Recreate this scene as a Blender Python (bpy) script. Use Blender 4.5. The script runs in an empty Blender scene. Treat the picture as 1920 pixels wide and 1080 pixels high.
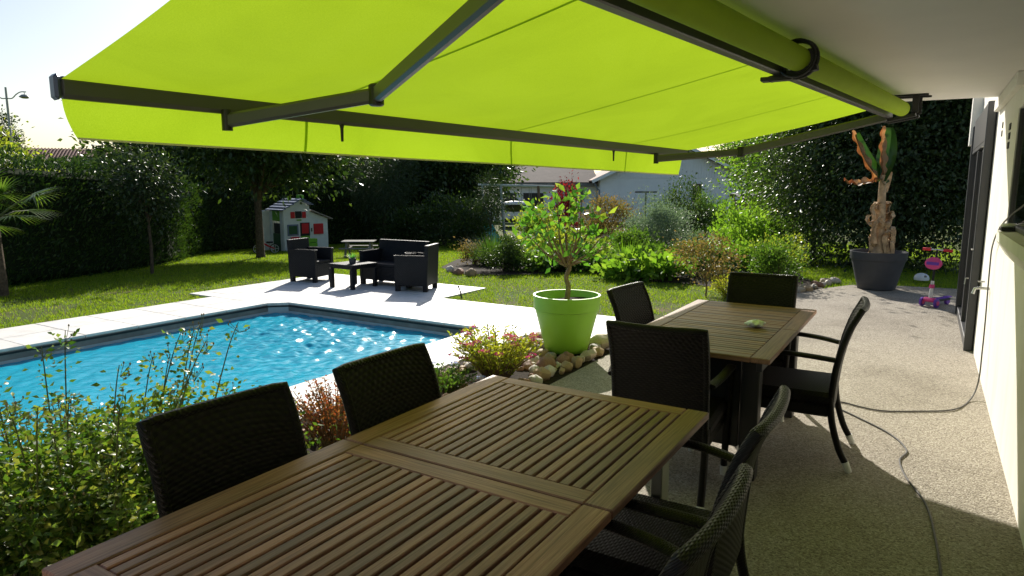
import bpy, math, random
import numpy as np
from mathutils import Vector, Matrix
R = math.radians
rng = np.random.default_rng(7)
random.seed(7)
scene = bpy.context.scene
COL = scene.collection

# ------------------------------------------------------------ camera
YAW = R(31.7)
cam_d = bpy.data.cameras.new('camera'); cam = bpy.data.objects.new('camera', cam_d); COL.objects.link(cam)
cam.location = (0, 0, 1.6); cam.rotation_euler = (R(90 - 8.55), 0, YAW)
cam_d.sensor_width = 36; cam_d.lens = 23.57; cam_d.clip_start = .03; cam_d.clip_end = 3000
scene.camera = cam
# ------------------------------------------------------------ sky and sun
SUN_EL, SUN_AZ = R(30), R(32.5)            # azimuth measured from +Y towards -X
world = bpy.data.worlds.new('World'); scene.world = world; world.use_nodes = True
wn = world.node_tree; bg = wn.nodes['Background']
sky = wn.nodes.new('ShaderNodeTexSky'); sky.sky_type = 'NISHITA'; sky.sun_disc = False
sky.sun_elevation = SUN_EL; sky.sun_rotation = -SUN_AZ; sky.air_density = 1.0; sky.dust_density = 1.4; sky.ozone_density = 1.0
wn.links.new(sky.outputs[0], bg.inputs[0]); bg.inputs[1].default_value = 0.08
sun_d = bpy.data.lights.new('sun', 'SUN'); sun = bpy.data.objects.new('sun', sun_d); COL.objects.link(sun)
sun_d.energy = 5.0; sun_d.angle = R(.53); sun_d.color = (1, .95, .86)
tosun = Vector((-math.sin(SUN_AZ)*math.cos(SUN_EL), math.cos(SUN_AZ)*math.cos(SUN_EL), math.sin(SUN_EL)))
sun.rotation_euler = tosun.to_track_quat('Z', 'Y').to_euler(); sun.location = (-6, 10, 12)
vs = scene.view_settings
vs.view_transform = 'Standard'; vs.look = 'None'; vs.gamma = 1; vs.exposure = 0.65
scene.render.engine = 'CYCLES'
scene.cycles.max_bounces = 10; scene.cycles.transparent_max_bounces = 12

# ------------------------------------------------------------ materials
def N(nt, t, **kw):
    n = nt.nodes.new(t)
    for k, v in kw.items(): setattr(n, k, v)
    return n
def newmat(name):
    m = bpy.data.materials.new(name); m.use_nodes = True
    return m, m.node_tree, m.node_tree.nodes['Principled BSDF']
def setin(b, **kw):
    al = {'rough': 'Roughness', 'metal': 'Metallic', 'spec': 'Specular IOR Level', 'coat': 'Coat Weight', 'trans': 'Transmission Weight', 'sheen': 'Sheen Weight'}
    for k, v in kw.items(): b.inputs[al[k]].default_value = v
def ramp(nt, fac, cols, pos=None):
    r = N(nt, 'ShaderNodeValToRGB'); e = r.color_ramp.elements
    pos = pos or [i/(len(cols)-1) for i in range(len(cols))]
    while len(e) < len(cols): e.new(.5)
    for i, (c, p) in enumerate(zip(cols, pos)): e[i].position = p; e[i].color = (*c, 1)
    nt.links.new(fac, r.inputs[0]); return r.outputs[0]
def noise(nt, scale, detail=4, rough=.55, vec=None, coord='Object', stretch=None, dist=0):
    tc = N(nt, 'ShaderNodeTexCoord'); v = vec or tc.outputs[coord]
    if stretch:
        mp = N(nt, 'ShaderNodeMapping'); mp.inputs['Scale'].default_value = stretch; nt.links.new(v, mp.inputs[0]); v = mp.outputs[0]
    n = N(nt, 'ShaderNodeTexNoise'); n.inputs['Scale'].default_value = scale; n.inputs['Detail'].default_value = detail
    n.inputs['Roughness'].default_value = rough; n.inputs['Distortion'].default_value = dist
    nt.links.new(v, n.inputs['Vector']); return n.outputs[0]
def bump(nt, b, h, strength=.3, dist=.01):
    n = N(nt, 'ShaderNodeBump'); n.inputs['Strength'].default_value = strength; n.inputs['Distance'].default_value = dist
    nt.links.new(h, n.inputs['Height']); nt.links.new(n.outputs[0], b.inputs['Normal']); return n
def math_(nt, op, a, b=None):
    n = N(nt, 'ShaderNodeMath', operation=op)
    for i, x in enumerate((a, b)):
        if x is None: continue
        if hasattr(x, 'is_linked'): nt.links.new(x, n.inputs[i])
        else: n.inputs[i].default_value = x
    return n.outputs[0]
def plain(name, col, rough=.5, spec=.4, metal=0, var=.12, scale=6, bmp=.0):
    m, nt, b = newmat(name); setin(b, rough=rough, spec=spec, metal=metal)
    n = noise(nt, scale)
    c1 = tuple(x*(1-var) for x in col); c2 = tuple(min(1, x*(1+var)) for x in col)
    nt.links.new(ramp(nt, n, [c1, c2], [.3, .7]), b.inputs['Base Color'])
    if bmp: bump(nt, b, noise(nt, scale*12), bmp, .004)
    return m
def leafmat(name, cols, trans=.45, rough=.38, tcol=None, spec=.45):
    m, nt, b = newmat(name); setin(b, rough=rough, spec=spec)
    g = N(nt, 'ShaderNodeNewGeometry')
    c = ramp(nt, g.outputs['Random Per Island'], cols); nt.links.new(c, b.inputs['Base Color'])
    t = N(nt, 'ShaderNodeBsdfTranslucent')
    mx = N(nt, 'ShaderNodeMix', data_type='RGBA', blend_type='MULTIPLY'); mx.inputs[0].default_value = 1
    nt.links.new(c, mx.inputs[6]); mx.inputs[7].default_value = (*(tcol or (1.6, 1.7, .7)), 1)
    nt.links.new(mx.outputs[2], t.inputs[0])
    s = N(nt, 'ShaderNodeMixShader'); s.inputs[0].default_value = trans
    nt.links.new(b.outputs[0], s.inputs[1]); nt.links.new(t.outputs[0], s.inputs[2])
    nt.links.new(s.outputs[0], nt.nodes['Material Output'].inputs[0]); return m

M = {}
M['white_plastic'] = plain('white_plastic', (.75, .75, .73), .4, var=.05)
M['cream_wall'] = plain('cream_wall', (.80, .77, .70), .9, .2, var=.04, scale=1.5, bmp=.25)
def mk_render_wall():
    m, nt, b = newmat('cream_render'); setin(b, rough=.92, spec=.15)
    tc = N(nt, 'ShaderNodeTexCoord'); st = noise(nt, 1.0, 6, .6, stretch=(2, 2.2, .5)); c = ramp(nt, st, [(.70, .665, .585), (.80, .77, .70), (.83, .80, .74)], [.28, .5, .7])
    nt.links.new(c, b.inputs['Base Color']); bump(nt, b, noise(nt, 140, 4), .45, .004); return m
M['cream_wall'] = mk_render_wall()
M['ceiling'] = plain('ceiling_paint', (.76, .73, .69), .9, .2, var=.03, scale=2, bmp=.15)
M['dark_metal'] = plain('anthracite_metal', (.045, .047, .05), .38, .5, var=.1)
M['bar_metal'] = plain('grey_lacquer', (.055, .054, .052), .4, .5, var=.08)
M['black_plastic'] = plain('black_plastic', (.012, .012, .013), .45, .4)
M['steel'] = plain('galvanised_steel', (.34, .35, .31), .42, .5, .55, var=.12, scale=9)
M['chrome'] = plain('brushed_metal', (.55, .55, .52), .3, .5, .9)
M['foot_cap'] = plain('grey_cap', (.6, .6, .56), .45)
M['soil'] = plain('soil', (.034, .026, .018), .95, .1, var=.4, scale=25, bmp=.8)
M['bark'] = plain('bark', (.10, .075, .05), .9, .1, var=.4, scale=22, bmp=.8)
M['bark_light'] = plain('bark_light', (.22, .15, .09), .85, .15, var=.35, scale=22, bmp=.7)
M['green_stem'] = plain('green_stem', (.10, .12, .04), .6, .3, var=.3)
M['pot_green'] = plain('lime_plastic', (.30, .60, .045), .42, .4, var=.05, scale=3, bmp=.03)
M['pot_grey'] = plain('charcoal_pot', (.055, .057, .065), .55, .35, var=.1, bmp=.05)
M['resin'] = None
M['red'] = plain('red_plastic', (.62, .02, .03), .4, var=.1)
M['pink'] = plain('pink_plastic', (.75, .07, .25), .38, var=.15)
M['purple'] = plain('purple_plastic', (.16, .05, .42), .38, var=.15)
M['lime_dark'] = plain('green_plastic', (.16, .42, .03), .45, var=.1)
M['house_white'] = plain('playhouse_white', (.78, .80, .77), .55, var=.06)
M['slate_blue'] = plain('blue_grey_roof', (.17, .21, .30), .5, var=.12)
M['dark_green'] = plain('dark_green_plastic', (.03, .10, .03), .5)
M['turquoise'] = plain('turquoise_plastic', (.03, .45, .36), .35)
M['render_blue'] = plain('house_render', (.82, .83, .83), .9, .1, var=.04, scale=1)
M['beige_render'] = plain('beige_render', (.6, .5, .38), .9, .1, var=.05, scale=1)
M['tile_roof'] = plain('clay_tile', (.20, .11, .085), .8, .2, var=.25, scale=3)
M['van_white'] = plain('van_paint', (.72, .74, .78), .25, .5, var=.03)
M['rubber'] = plain('rubber', (.02, .02, .02), .75, .2)
M['post_wood'] = plain('post_wood', (.20, .13, .075), .85, .1, var=.3, scale=8, bmp=.4)
M['stone_grey'] = plain('grey_stone', (.22, .21, .19), .85, .2, var=.25, scale=5, bmp=.5)
M['cable'] = plain('cable_grey', (.08, .075, .07), .5, .3)
M['banana_fibre'] = plain('dry_banana_fibre', (.52, .36, .21), .85, .15, var=.45, scale=9, bmp=.6)
M['glass_green'] = plain('pale_green_wrap', (.82, .86, .84), .2, .6, var=.2, scale=30)

def mk_glass():
    m, nt, b = newmat('dark_window_glass'); setin(b, rough=.04, spec=.6)
    b.inputs['Base Color'].default_value = (.012, .013, .016, 1); return m
M['glass'] = mk_glass()

def mk_terrace():
    m, nt, b = newmat('exposed_aggregate'); setin(b, rough=.85, spec=.2)
    tc = N(nt, 'ShaderNodeTexCoord')
    v = N(nt, 'ShaderNodeTexVoronoi'); v.inputs['Scale'].default_value = 130; nt.links.new(tc.outputs['Object'], v.inputs['Vector'])
    sp = N(nt, 'ShaderNodeSeparateColor'); nt.links.new(v.outputs['Color'], sp.inputs[0])
    c = ramp(nt, sp.outputs[0], [(.17, .145, .115), (.29, .255, .205), (.345, .31, .255), (.47, .43, .365)], [0, .35, .7, 1])
    big = ramp(nt, noise(nt, .9, 7, .62, dist=.8), [(.72, .70, .66), (1.0, .99, .97), (1.14, 1.13, 1.1)], [.28, .5, .78])
    mx = N(nt, 'ShaderNodeMix', data_type='RGBA', blend_type='MULTIPLY'); mx.inputs[0].default_value = 1
    nt.links.new(c, mx.inputs[6]); nt.links.new(big, mx.inputs[7]); nt.links.new(mx.outputs[2], b.inputs['Base Color'])
    h = math_(nt, 'SUBTRACT', 1.0, v.outputs['Distance']); bump(nt, b, h, .75, .006); return m
M['terrace'] = mk_terrace()

def mk_tile():
    m, nt, b = newmat('stone_tile'); setin(b, rough=.6, spec=.4)
    oi = N(nt, 'ShaderNodeObjectInfo')
    base = ramp(nt, oi.outputs['Random'], [(.66, .645, .61), (.76, .745, .71)])
    n = ramp(nt, noise(nt, 5, 9, .7, dist=.5), [(.70, .69, .67), (1.0, .99, .98), (1.07, 1.06, 1.05)], [.25, .5, .8])
    mx = N(nt, 'ShaderNodeMix', data_type='RGBA', blend_type='MULTIPLY'); mx.inputs[0].default_value = 1
    nt.links.new(base, mx.inputs[6]); nt.links.new(n, mx.inputs[7]); nt.links.new(mx.outputs[2], b.inputs['Base Color'])
    bump(nt, b, noise(nt, 60, 5), .25, .004); return m
M['tile'] = mk_tile()

def mk_wood(name, c0, c1, c2, rough=.5):
    m, nt, b = newmat(name); setin(b, rough=rough, spec=.42)
    tc = N(nt, 'ShaderNodeTexCoord'); oi = N(nt, 'ShaderNodeObjectInfo')
    off = N(nt, 'ShaderNodeVectorMath', operation='ADD'); cmb = N(nt, 'ShaderNodeCombineXYZ')
    k = math_(nt, 'MULTIPLY', oi.outputs['Random'], 37.0)
    nt.links.new(k, cmb.inputs[0]); nt.links.new(k, cmb.inputs[1])
    nt.links.new(tc.outputs['Object'], off.inputs[0]); nt.links.new(cmb.outputs[0], off.inputs[1]); v = off.outputs[0]
    grain = noise(nt, 1.0, 8, .65, vec=v, stretch=(4, 150, 60), dist=.6)
    broad = noise(nt, 1.0, 4, .5, vec=v, stretch=(2.2, 14, 14))
    c = ramp(nt, grain, [c0, c1, c2], [.28, .5, .74])
    g = ramp(nt, broad, [(.62, .62, .64), (1.15, 1.12, 1.05)], [.3, .72])
    t = ramp(nt, oi.outputs['Random'], [(.62, .62, .66), (1.0, .93, .86), (1.3, 1.16, 1.04)])
    mx = N(nt, 'ShaderNodeMix', data_type='RGBA', blend_type='MULTIPLY'); mx.inputs[0].default_value = 1
    mx2 = N(nt, 'ShaderNodeMix', data_type='RGBA', blend_type='MULTIPLY'); mx2.inputs[0].default_value = 1
    nt.links.new(c, mx.inputs[6]); nt.links.new(g, mx.inputs[7]); nt.links.new(mx.outputs[2], mx2.inputs[6]); nt.links.new(t, mx2.inputs[7])
    nt.links.new(mx2.outputs[2], b.inputs['Base Color'])
    bump(nt, b, grain, .35, .003); return m
M['teak'] = mk_wood('weathered_teak', (.115, .056, .042), (.30, .155, .116), (.46, .285, .225))
M['teak2'] = mk_wood('red_brown_hardwood', (.12, .058, .036), (.27, .145, .095), (.40, .25, .175))

def mk_weave(name, col, pitch=.0095, rough=.42):
    m, nt, b = newmat(name); setin(b, rough=rough+.05, spec=.16)
    tc = N(nt, 'ShaderNodeTexCoord'); s = N(nt, 'ShaderNodeSeparateXYZ'); nt.links.new(tc.outputs['Object'], s.inputs[0])
    u = math_(nt, 'MULTIPLY', s.outputs[0], 1/(pitch*1.6))
    v = math_(nt, 'MULTIPLY', math_(nt, 'ADD', s.outputs[1], s.outputs[2]), 1/pitch)
    par = math_(nt, 'MULTIPLY', math_(nt, 'FLOOR', v), math.pi)
    a = math_(nt, 'ABSOLUTE', math_(nt, 'SINE', math_(nt, 'MULTIPLY', v, math.pi)))
    w = math_(nt, 'SINE', math_(nt, 'ADD', math_(nt, 'MULTIPLY', u, math.pi), par))
    h = math_(nt, 'MULTIPLY', a, math_(nt, 'ADD', math_(nt, 'MULTIPLY', w, .45), .55))
    c = ramp(nt, noise(nt, 40, 3), [tuple(x*.7 for x in col), tuple(x*1.35 for x in col)], [.3, .7])
    nt.links.new(c, b.inputs['Base Color']); bump(nt, b, h, .8, .0035); return m
M['weave'] = mk_weave('black_wicker', (.0075, .0058, .0055))
M['rim'] = mk_weave('wrapped_wicker', (.008, .0063, .006), .006, .3)
M['resin'] = mk_weave('anthracite_resin_rattan', (.013, .0135, .016), .02, .45)

def mk_fabric():
    m, nt, b = newmat('lime_awning_canvas'); setin(b, rough=.75, spec=.15)
    n = noise(nt, 260, 2); col = ramp(nt, n, [(.24, .36, .012), (.30, .43, .018)], [.3, .7])
    nt.links.new(col, b.inputs['Base Color']); bump(nt, b, n, .25, .002)
    t = N(nt, 'ShaderNodeBsdfTranslucent'); n2 = noise(nt, 240, 2)
    cw = ramp(nt, n2, [(.265, .40, .008), (.37, .52, .022)], [.25, .75]); st = ramp(nt, noise(nt, 1.6, 6, .6, dist=1.0), [(.90, .91, .88), (1.0, 1.0, 1.0), (1.05, 1.04, 1.25)], [.3, .52, .75])
    mm = N(nt, 'ShaderNodeMix', data_type='RGBA', blend_type='MULTIPLY'); mm.inputs[0].default_value = 1; nt.links.new(cw, mm.inputs[6]); nt.links.new(st, mm.inputs[7]); nt.links.new(mm.outputs[2], t.inputs[0])
    s = N(nt, 'ShaderNodeMixShader'); s.inputs[0].default_value = .62
    nt.links.new(b.outputs[0], s.inputs[1]); nt.links.new(t.outputs[0], s.inputs[2])
    nt.links.new(s.outputs[0], nt.nodes['Material Output'].inputs[0]); return m
M['canvas'] = mk_fabric()
M['roll'] = plain('rolled_canvas', (.31, .44, .02), .75, .15, var=.08, scale=4)

def mk_water():
    m, nt, b = newmat('pool_water'); nt.nodes.remove(b)
    n1 = noise(nt, 1.0, 3, .5, stretch=(3.2, 5.0, 3)); n2 = noise(nt, 1.0, 4, .6, stretch=(24, 34, 10), dist=.4)
    h = math_(nt, 'ADD', math_(nt, 'MULTIPLY', n1, .002), math_(nt, 'MULTIPLY', n2, .0034))
    bp = N(nt, 'ShaderNodeBump'); bp.inputs['Strength'].default_value = 1; bp.inputs['Distance'].default_value = 1.0
    nt.links.new(h, bp.inputs['Height'])
    body = N(nt, 'ShaderNodeBsdfDiffuse'); body.inputs[0].default_value = (.03, .50, .71, 1); nt.links.new(bp.outputs[0], body.inputs['Normal'])   # light scattered back by the water itself
    tr = N(nt, 'ShaderNodeBsdfTransparent'); tr.inputs[0].default_value = (.40, .92, 1.0, 1)
    mb = N(nt, 'ShaderNodeMixShader'); mb.inputs[0].default_value = .70; nt.links.new(tr.outputs[0], mb.inputs[1]); nt.links.new(body.outputs[0], mb.inputs[2])
    gl = N(nt, 'ShaderNodeBsdfGlossy'); gl.inputs['Roughness'].default_value = .06; nt.links.new(bp.outputs[0], gl.inputs['Normal'])
    fr = N(nt, 'ShaderNodeFresnel'); fr.inputs[0].default_value = 1.30; nt.links.new(bp.outputs[0], fr.inputs[1])
    s = N(nt, 'ShaderNodeMixShader'); nt.links.new(fr.outputs[0], s.inputs[0]); nt.links.new(mb.outputs[0], s.inputs[1]); nt.links.new(gl.outputs[0], s.inputs[2])
    nt.links.new(s.outputs[0], nt.nodes['Material Output'].inputs[0]); return m
M['water'] = mk_water()
def mk_liner():
    m, nt, b = newmat('pool_liner'); setin(b, rough=.5, spec=.3)
    n = ramp(nt, noise(nt, 2.2, 4, .6, dist=1.2), [(.24, .68, .86), (.36, .80, .93)], [.3, .7])
    nt.links.new(n, b.inputs['Base Color']); return m
M['liner'] = mk_liner()
M['liner_grey'] = plain('waterline_band', (.42, .50, .52), .5, .3, var=.06)
def mk_ground():
    m, nt, b = newmat('lawn_soil'); setin(b, rough=.95, spec=.1)
    c = ramp(nt, noise(nt, 1.1, 6, .65), [(.14, .105, .055), (.075, .095, .022), (.055, .10, .016)], [.33, .47, .7])
    nt.links.new(c, b.inputs['Base Color']); bump(nt, b, noise(nt, 30, 5), .8, .02); return m
M['ground'] = mk_ground()

M['grass'] = leafmat('grass_blades', [(.11, .21, .012), (.19, .30, .02), (.29, .35, .045)], .5, .5, (1.5, 1.5, .5), .2)
LM = {
 'hedge': leafmat('conifer_hedge', [(.018, .045, .010), (.035, .075, .015), (.06, .10, .022)], .25, .5),
 'dark': leafmat('dark_leaves', [(.020, .045, .010), (.04, .075, .016), (.075, .11, .03)], .35, .35),
 'laurel': leafmat('glossy_dark_leaves', [(.022, .042, .012), (.04, .07, .02), (.07, .095, .035)], .25, .4, spec=.4),
 'mid': leafmat('mid_green_leaves', [(.04, .09, .015), (.08, .15, .025), (.12, .19, .04)], .45, .5, spec=.3),
 'bright': leafmat('bright_green_leaves', [(.08, .17, .02), (.14, .25, .03), (.20, .30, .05)], .5, .48, spec=.3),
 'yellowgreen': leafmat('yellow_green_leaves', [(.12, .18, .02), (.22, .27, .04), (.32, .32, .06)], .5, .4),
 'rose': leafmat('rose_leaves', [(.035, .085, .012), (.075, .135, .02), (.14, .20, .035), (.23, .23, .05)], .42, .36, spec=.45),
 'silver': leafmat('silver_leaves', [(.13, .18, .12), (.22, .28, .19), (.30, .36, .26)], .3, .5, (1.1, 1.3, .8)),
 'plum': leafmat('purple_leaves', [(.05, .010, .02), (.11, .018, .03), (.20, .035, .03)], .45, .35, (2.0, .8, .7)),
 'copper': leafmat('copper_leaves', [(.10, .12, .03), (.19, .16, .06), (.27, .19, .09), (.15, .17, .04)], .4, .52, (1.3, 1.15, .6), .25),
 'barberry': leafmat('barberry_leaves', [(.13, .04, .02), (.24, .09, .035), (.26, .16, .06), (.12, .11, .03)], .45, .4, (1.7, 1.0, .6)),
 'spirea': leafmat('golden_spirea_leaves', [(.17, .24, .025), (.30, .35, .04), (.42, .43, .07), (.28, .24, .06)], .5, .4, (1.4, 1.4, .5)),
 'pinkflower': leafmat('pink_flowers', [(.42, .05, .16), (.60, .12, .30), (.45, .14, .20)], .35, .6, (1.4, .9, 1.1)),
 'blueflower': leafmat('pale_blue_flowers', [(.5, .55, .75), (.65, .68, .85)], .35, .6, (1.1, 1.1, 1.2)),
 'grassdark': leafmat('dark_strap_leaves', [(.025, .07, .015), (.05, .11, .02), (.08, .14, .03)], .35, .35),
 'grasstan': leafmat('feather_grass', [(.16, .17, .07), (.26, .25, .12), (.34, .30, .17)], .4, .5, (1.2, 1.2, .7)),
 'grasslime': leafmat('lime_grass', [(.08, .18, .015), (.13, .26, .02), (.18, .30, .03)], .5, .45),
 'citrus': leafmat('citrus_leaves', [(.04, .12, .02), (.07, .18, .025), (.12, .24, .03), (.26, .30, .05)], .5, .25, spec=.55),
 'palm': leafmat('palm_fronds', [(.05, .11, .02), (.09, .16, .03), (.15, .20, .05)], .4, .35, spec=.5),
 'pine': leafmat('pine_needles', [(.02, .045, .015), (.04, .07, .022), (.06, .09, .03)], .2, .5),
 'banana': leafmat('banana_leaf', [(.02, .06, .012), (.035, .085, .016)], .3, .35, (1.2, 1.4, .6)),
 'bananadry': leafmat('dry_banana_edge', [(.22, .07, .03), (.34, .17, .08), (.42, .28, .16)], .35, .6, (1.3, 1.0, .6)),
 'succulent': leafmat('succulent_leaf', [(.10, .30, .10), (.14, .38, .13)], .35, .4),
}

# ------------------------------------------------------------ mesh helpers
class MB:
    def __init__(s): s.v = []; s.f = []
    def add(s, vs_, fs_):
        o = len(s.v); s.v += [tuple(p) for p in vs_]; s.f += [tuple(i+o for i in f) for f in fs_]; return s
    def box(s, c, d, ch=0.0, rot=None):
        x, y, z = (k/2 for k in d)
        if ch <= 0:
            vv = [(a*x, b*y, e*z) for a in (-1, 1) for b in (-1, 1) for e in (-1, 1)]
            ff = [(0, 1, 3, 2), (4, 6, 7, 5), (0, 4, 5, 1), (2, 3, 7, 6), (0, 2, 6, 4), (1, 5, 7, 3)]
        else:
            ch = min(ch, x*.9, y*.9, z*.9); vv = []; ix = {}
            for a in (-1, 1):
                for b in (-1, 1):
                    for e in (-1, 1):
                        for k in range(3):
                            p = [a*x, b*y, e*z]
                            for j in range(3):
                                if j != k: p[j] -= (a, b, e)[j]*ch
                            ix[(a, b, e, k)] = len(vv); vv.append(tuple(p))
            ff = []
            for k in range(3):
                i, j = [q for q in range(3) if q != k]
                for sg in (-1, 1):
                    loop = []
                    for (p, q) in ((-1, -1), (1, -1), (1, 1), (-1, 1)):
                        t = [0, 0, 0]; t[k] = sg; t[i] = p; t[j] = q; loop.append(ix[(*t, k)])
                    ff.append(tuple(loop))
            for k in range(3):
                i, j = [q for q in range(3) if q != k]
                for p in (-1, 1):
                    for q in (-1, 1):
                        t0 = [0, 0, 0]; t0[k] = -1; t0[i] = p; t0[j] = q; t1 = list(t0); t1[k] = 1
                        ff.append((ix[(*t0, i)], ix[(*t1, i)], ix[(*t1, j)], ix[(*t0, j)]))
            for a in (-1, 1):
                for b in (-1, 1):
                    for e in (-1, 1): ff.append((ix[(a, b, e, 0)], ix[(a, b, e, 1)], ix[(a, b, e, 2)]))
        if rot is not None: vv = [rot @ Vector(p) for p in vv]
        return s.add([(p[0]+c[0], p[1]+c[1], p[2]+c[2]) for p in vv], ff)
    def bar(s, a, b, w, h, ch=.006, up=(0, 0, 1)):
        a, b = Vector(a), Vector(b); d = b-a; L = d.length; x = d/L
        upv = Vector(up); y = upv.cross(x)
        if y.length < 1e-4: y = Vector((0, 1, 0)).cross(x)
        y.normalize(); z = x.cross(y)
        m = Matrix((x, y, z)).transposed()
        return s.box((a+b)/2, (L, w, h), ch, m)
    def tube(s, pts, r, n=8, cap=True):
        pts = [Vector(p) for p in pts]; k = len(pts); r = r if hasattr(r, '__len__') else [r]*k
        base = len(s.v); prev = None
        for i, p in enumerate(pts):
            d = (pts[min(i+1, k-1)]-pts[max(i-1, 0)])
            d = d.normalized() if d.length > 1e-9 else Vector((0, 0, 1))
            if prev is None:
                a = Vector((0, 0, 1)) if abs(d.z) < .9 else Vector((1, 0, 0)); x = a.cross(d).normalized()
            else:
                x = (prev - d*prev.dot(d)); x = x.normalized() if x.length > 1e-6 else Vector((1, 0, 0)).cross(d).normalized()
            prev = x; y = d.cross(x)
            for j in range(n):
                t = 2*math.pi*j/n; q = p+(x*math.cos(t)+y*math.sin(t))*r[i]; s.v.append(tuple(q))
        for i in range(k-1):
            for j in range(n):
                a = base+i*n+j; b = base+i*n+(j+1) % n; s.f.append((a, b, b+n, a+n))
        if cap:
            s.f.append(tuple(base+j for j in reversed(range(n)))); s.f.append(tuple(base+(k-1)*n+j for j in range(n)))
        return s
    def lathe(s, prof, n=40, c=(0, 0, 0)):
        base = len(s.v); k = len(prof)
        for (r, z) in prof:
            for j in range(n):
                t = 2*math.pi*j/n; s.v.append((c[0]+r*math.cos(t), c[1]+r*math.sin(t), c[2]+z))
        for i in range(k-1):
            for j in range(n):
                a = base+i*n+j; b = base+i*n+(j+1) % n; s.f.append((a, b, b+n, a+n))
        s.f.append(tuple(base+j for j in reversed(range(n)))); s.f.append(tuple(base+(k-1)*n+j for j in range(n)))
        return s
    def prism(s, poly, z0, z1):
        n = len(poly); vv = [(x, y, z0) for x, y in poly]+[(x, y, z1) for x, y in poly]
        ff = [tuple(reversed(range(n))), tuple(range(n, 2*n))]+[(i, (i+1) % n, (i+1) % n+n, i+n) for i in range(n)]
        return s.add(vv, ff)
    def extrude_y(s, poly, y0, y1):     # polygon in x,z
        n = len(poly); vv = [(x, y0, z) for x, z in poly]+[(x, y1, z) for x, z in poly]
        ff = [tuple(range(n)), tuple(reversed(range(n, 2*n)))]+[(i, i+n, (i+1) % n+n, (i+1) % n) for i in range(n)]
        return s.add(vv, ff)
    def grid(s, fn, nu, nv, thick=None):
        base = len(s.v)
        for i in range(nu+1):
            for j in range(nv+1): s.v.append(tuple(fn(i/nu, j/nv)))
        for i in range(nu):
            for j in range(nv):
                a = base+i*(nv+1)+j; s.f.append((a, a+nv+1, a+nv+2, a+1))
        return s
    def mesh(s, name, smooth=False):
        me = bpy.data.meshes.new(name); me.from_pydata(s.v, [], s.f); me.update()
        if smooth:
            me.polygons.foreach_set('use_smooth', [True]*len(me.polygons))
            try: me.set_sharp_from_angle(angle=R(38))
            except Exception: pass
        return me
    def build(s, name, mat, parent=None, smooth=False, loc=(0, 0, 0), rz=0):
        me = s.mesh(name, smooth); me.materials.append(M.get(mat) or LM[mat] if isinstance(mat, str) else mat)
        o = bpy.data.objects.new(name, me); COL.objects.link(o); o.parent = parent; o.location = loc; o.rotation_euler.z = rz
        return o
def fixn(o):
    import bmesh
    b = bmesh.new(); b.from_mesh(o.data); bmesh.ops.recalc_face_normals(b, faces=b.faces); b.to_mesh(o.data); b.free(); return o
def tag(o, label=None, cat=None, group=None, kind=None):
    if label: o['label'] = label
    if cat: o['category'] = cat
    if group: o['group'] = group
    if kind: o['kind'] = kind
    return o
def empty(name, label, cat, loc=(0, 0, 0), rz=0, group=None):
    o = bpy.data.objects.new(name, None); COL.objects.link(o); o.location = loc; o.rotation_euler.z = rz; o.empty_display_size = .1
    return tag(o, label, cat, group)
def dup(root, loc, rz, label):
    def cp(o, par):
        c = o.copy(); COL.objects.link(c); c.parent = par
        for ch in [k for k in bpy.data.objects if k.parent == o]: cp(ch, c)
        return c
    r = cp(root, None); r.location = loc; r.rotation_euler.z = rz; r['label'] = label; return r
def ground_z(x, y): return -min(max(0., .05*(math.hypot(x, y)-13)), 1.2)-.025
CS, SN = math.cos(YAW), math.sin(YAW)
def G(lat, dep, z=None):       # garden frame turned to the garden's long axis, metres
    x = lat*CS-dep*SN; y = lat*SN+dep*CS
    return (x, y, ground_z(x, y) if z is None else z)

def np_mesh(name, v, f, mat, parent=None):
    me = bpy.data.meshes.new(name); v = np.asarray(v, np.float32); f = np.asarray(f, np.int32); k = f.shape[1]
    me.vertices.add(len(v)); me.vertices.foreach_set('co', v.ravel())
    me.loops.add(f.size); me.loops.foreach_set('vertex_index', f.ravel())
    me.polygons.add(len(f)); me.polygons.foreach_set('loop_start', np.arange(0, f.size, k, dtype=np.int32))
    me.polygons.foreach_set('loop_total', np.full(len(f), k, np.int32)); me.update(calc_edges=True)
    me.materials.append(M.get(mat) or LM[mat] if isinstance(mat, str) else mat)
    o = bpy.data.objects.new(name, me); COL.objects.link(o); o.parent = parent; return o
def unit(a): return a/np.maximum(np.linalg.norm(a, axis=1, keepdims=True), 1e-9)
def leaves(name, P, D, L, W, mat, parent=None, fold=.25, bend=.25):
    """one folded pointed leaf (6 verts, 4 tris) per point P along direction D"""
    n = len(P); D = unit(D); rnd = unit(rng.normal(size=(n, 3))); S = unit(np.cross(D, rnd)); U = np.cross(S, D)
    L = np.broadcast_to(np.asarray(L, float), n)[:, None]*(.7+.6*rng.random((n, 1))); W = np.broadcast_to(np.asarray(W, float), n)[:, None]*(.75+.5*rng.random((n, 1)))
    b = P; m = P+D*L*.5+U*L*bend*.25; t = P+D*L-U*L*bend*.3
    l = P+D*L*.45+S*W*.5+U*W*fold; r = P+D*L*.45-S*W*.5+U*W*fold
    v = np.stack([b, l, t, r, m], 1).reshape(-1, 3); o = np.arange(n)[:, None]*5
    f = np.concatenate([o+np.array([0, 4, 1]), o+np.array([1, 4, 2]), o+np.array([4, 3, 2]), o+np.array([0, 3, 4])], 1).reshape(-1, 3)
    return np_mesh(name, v, f, mat, parent)
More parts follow.
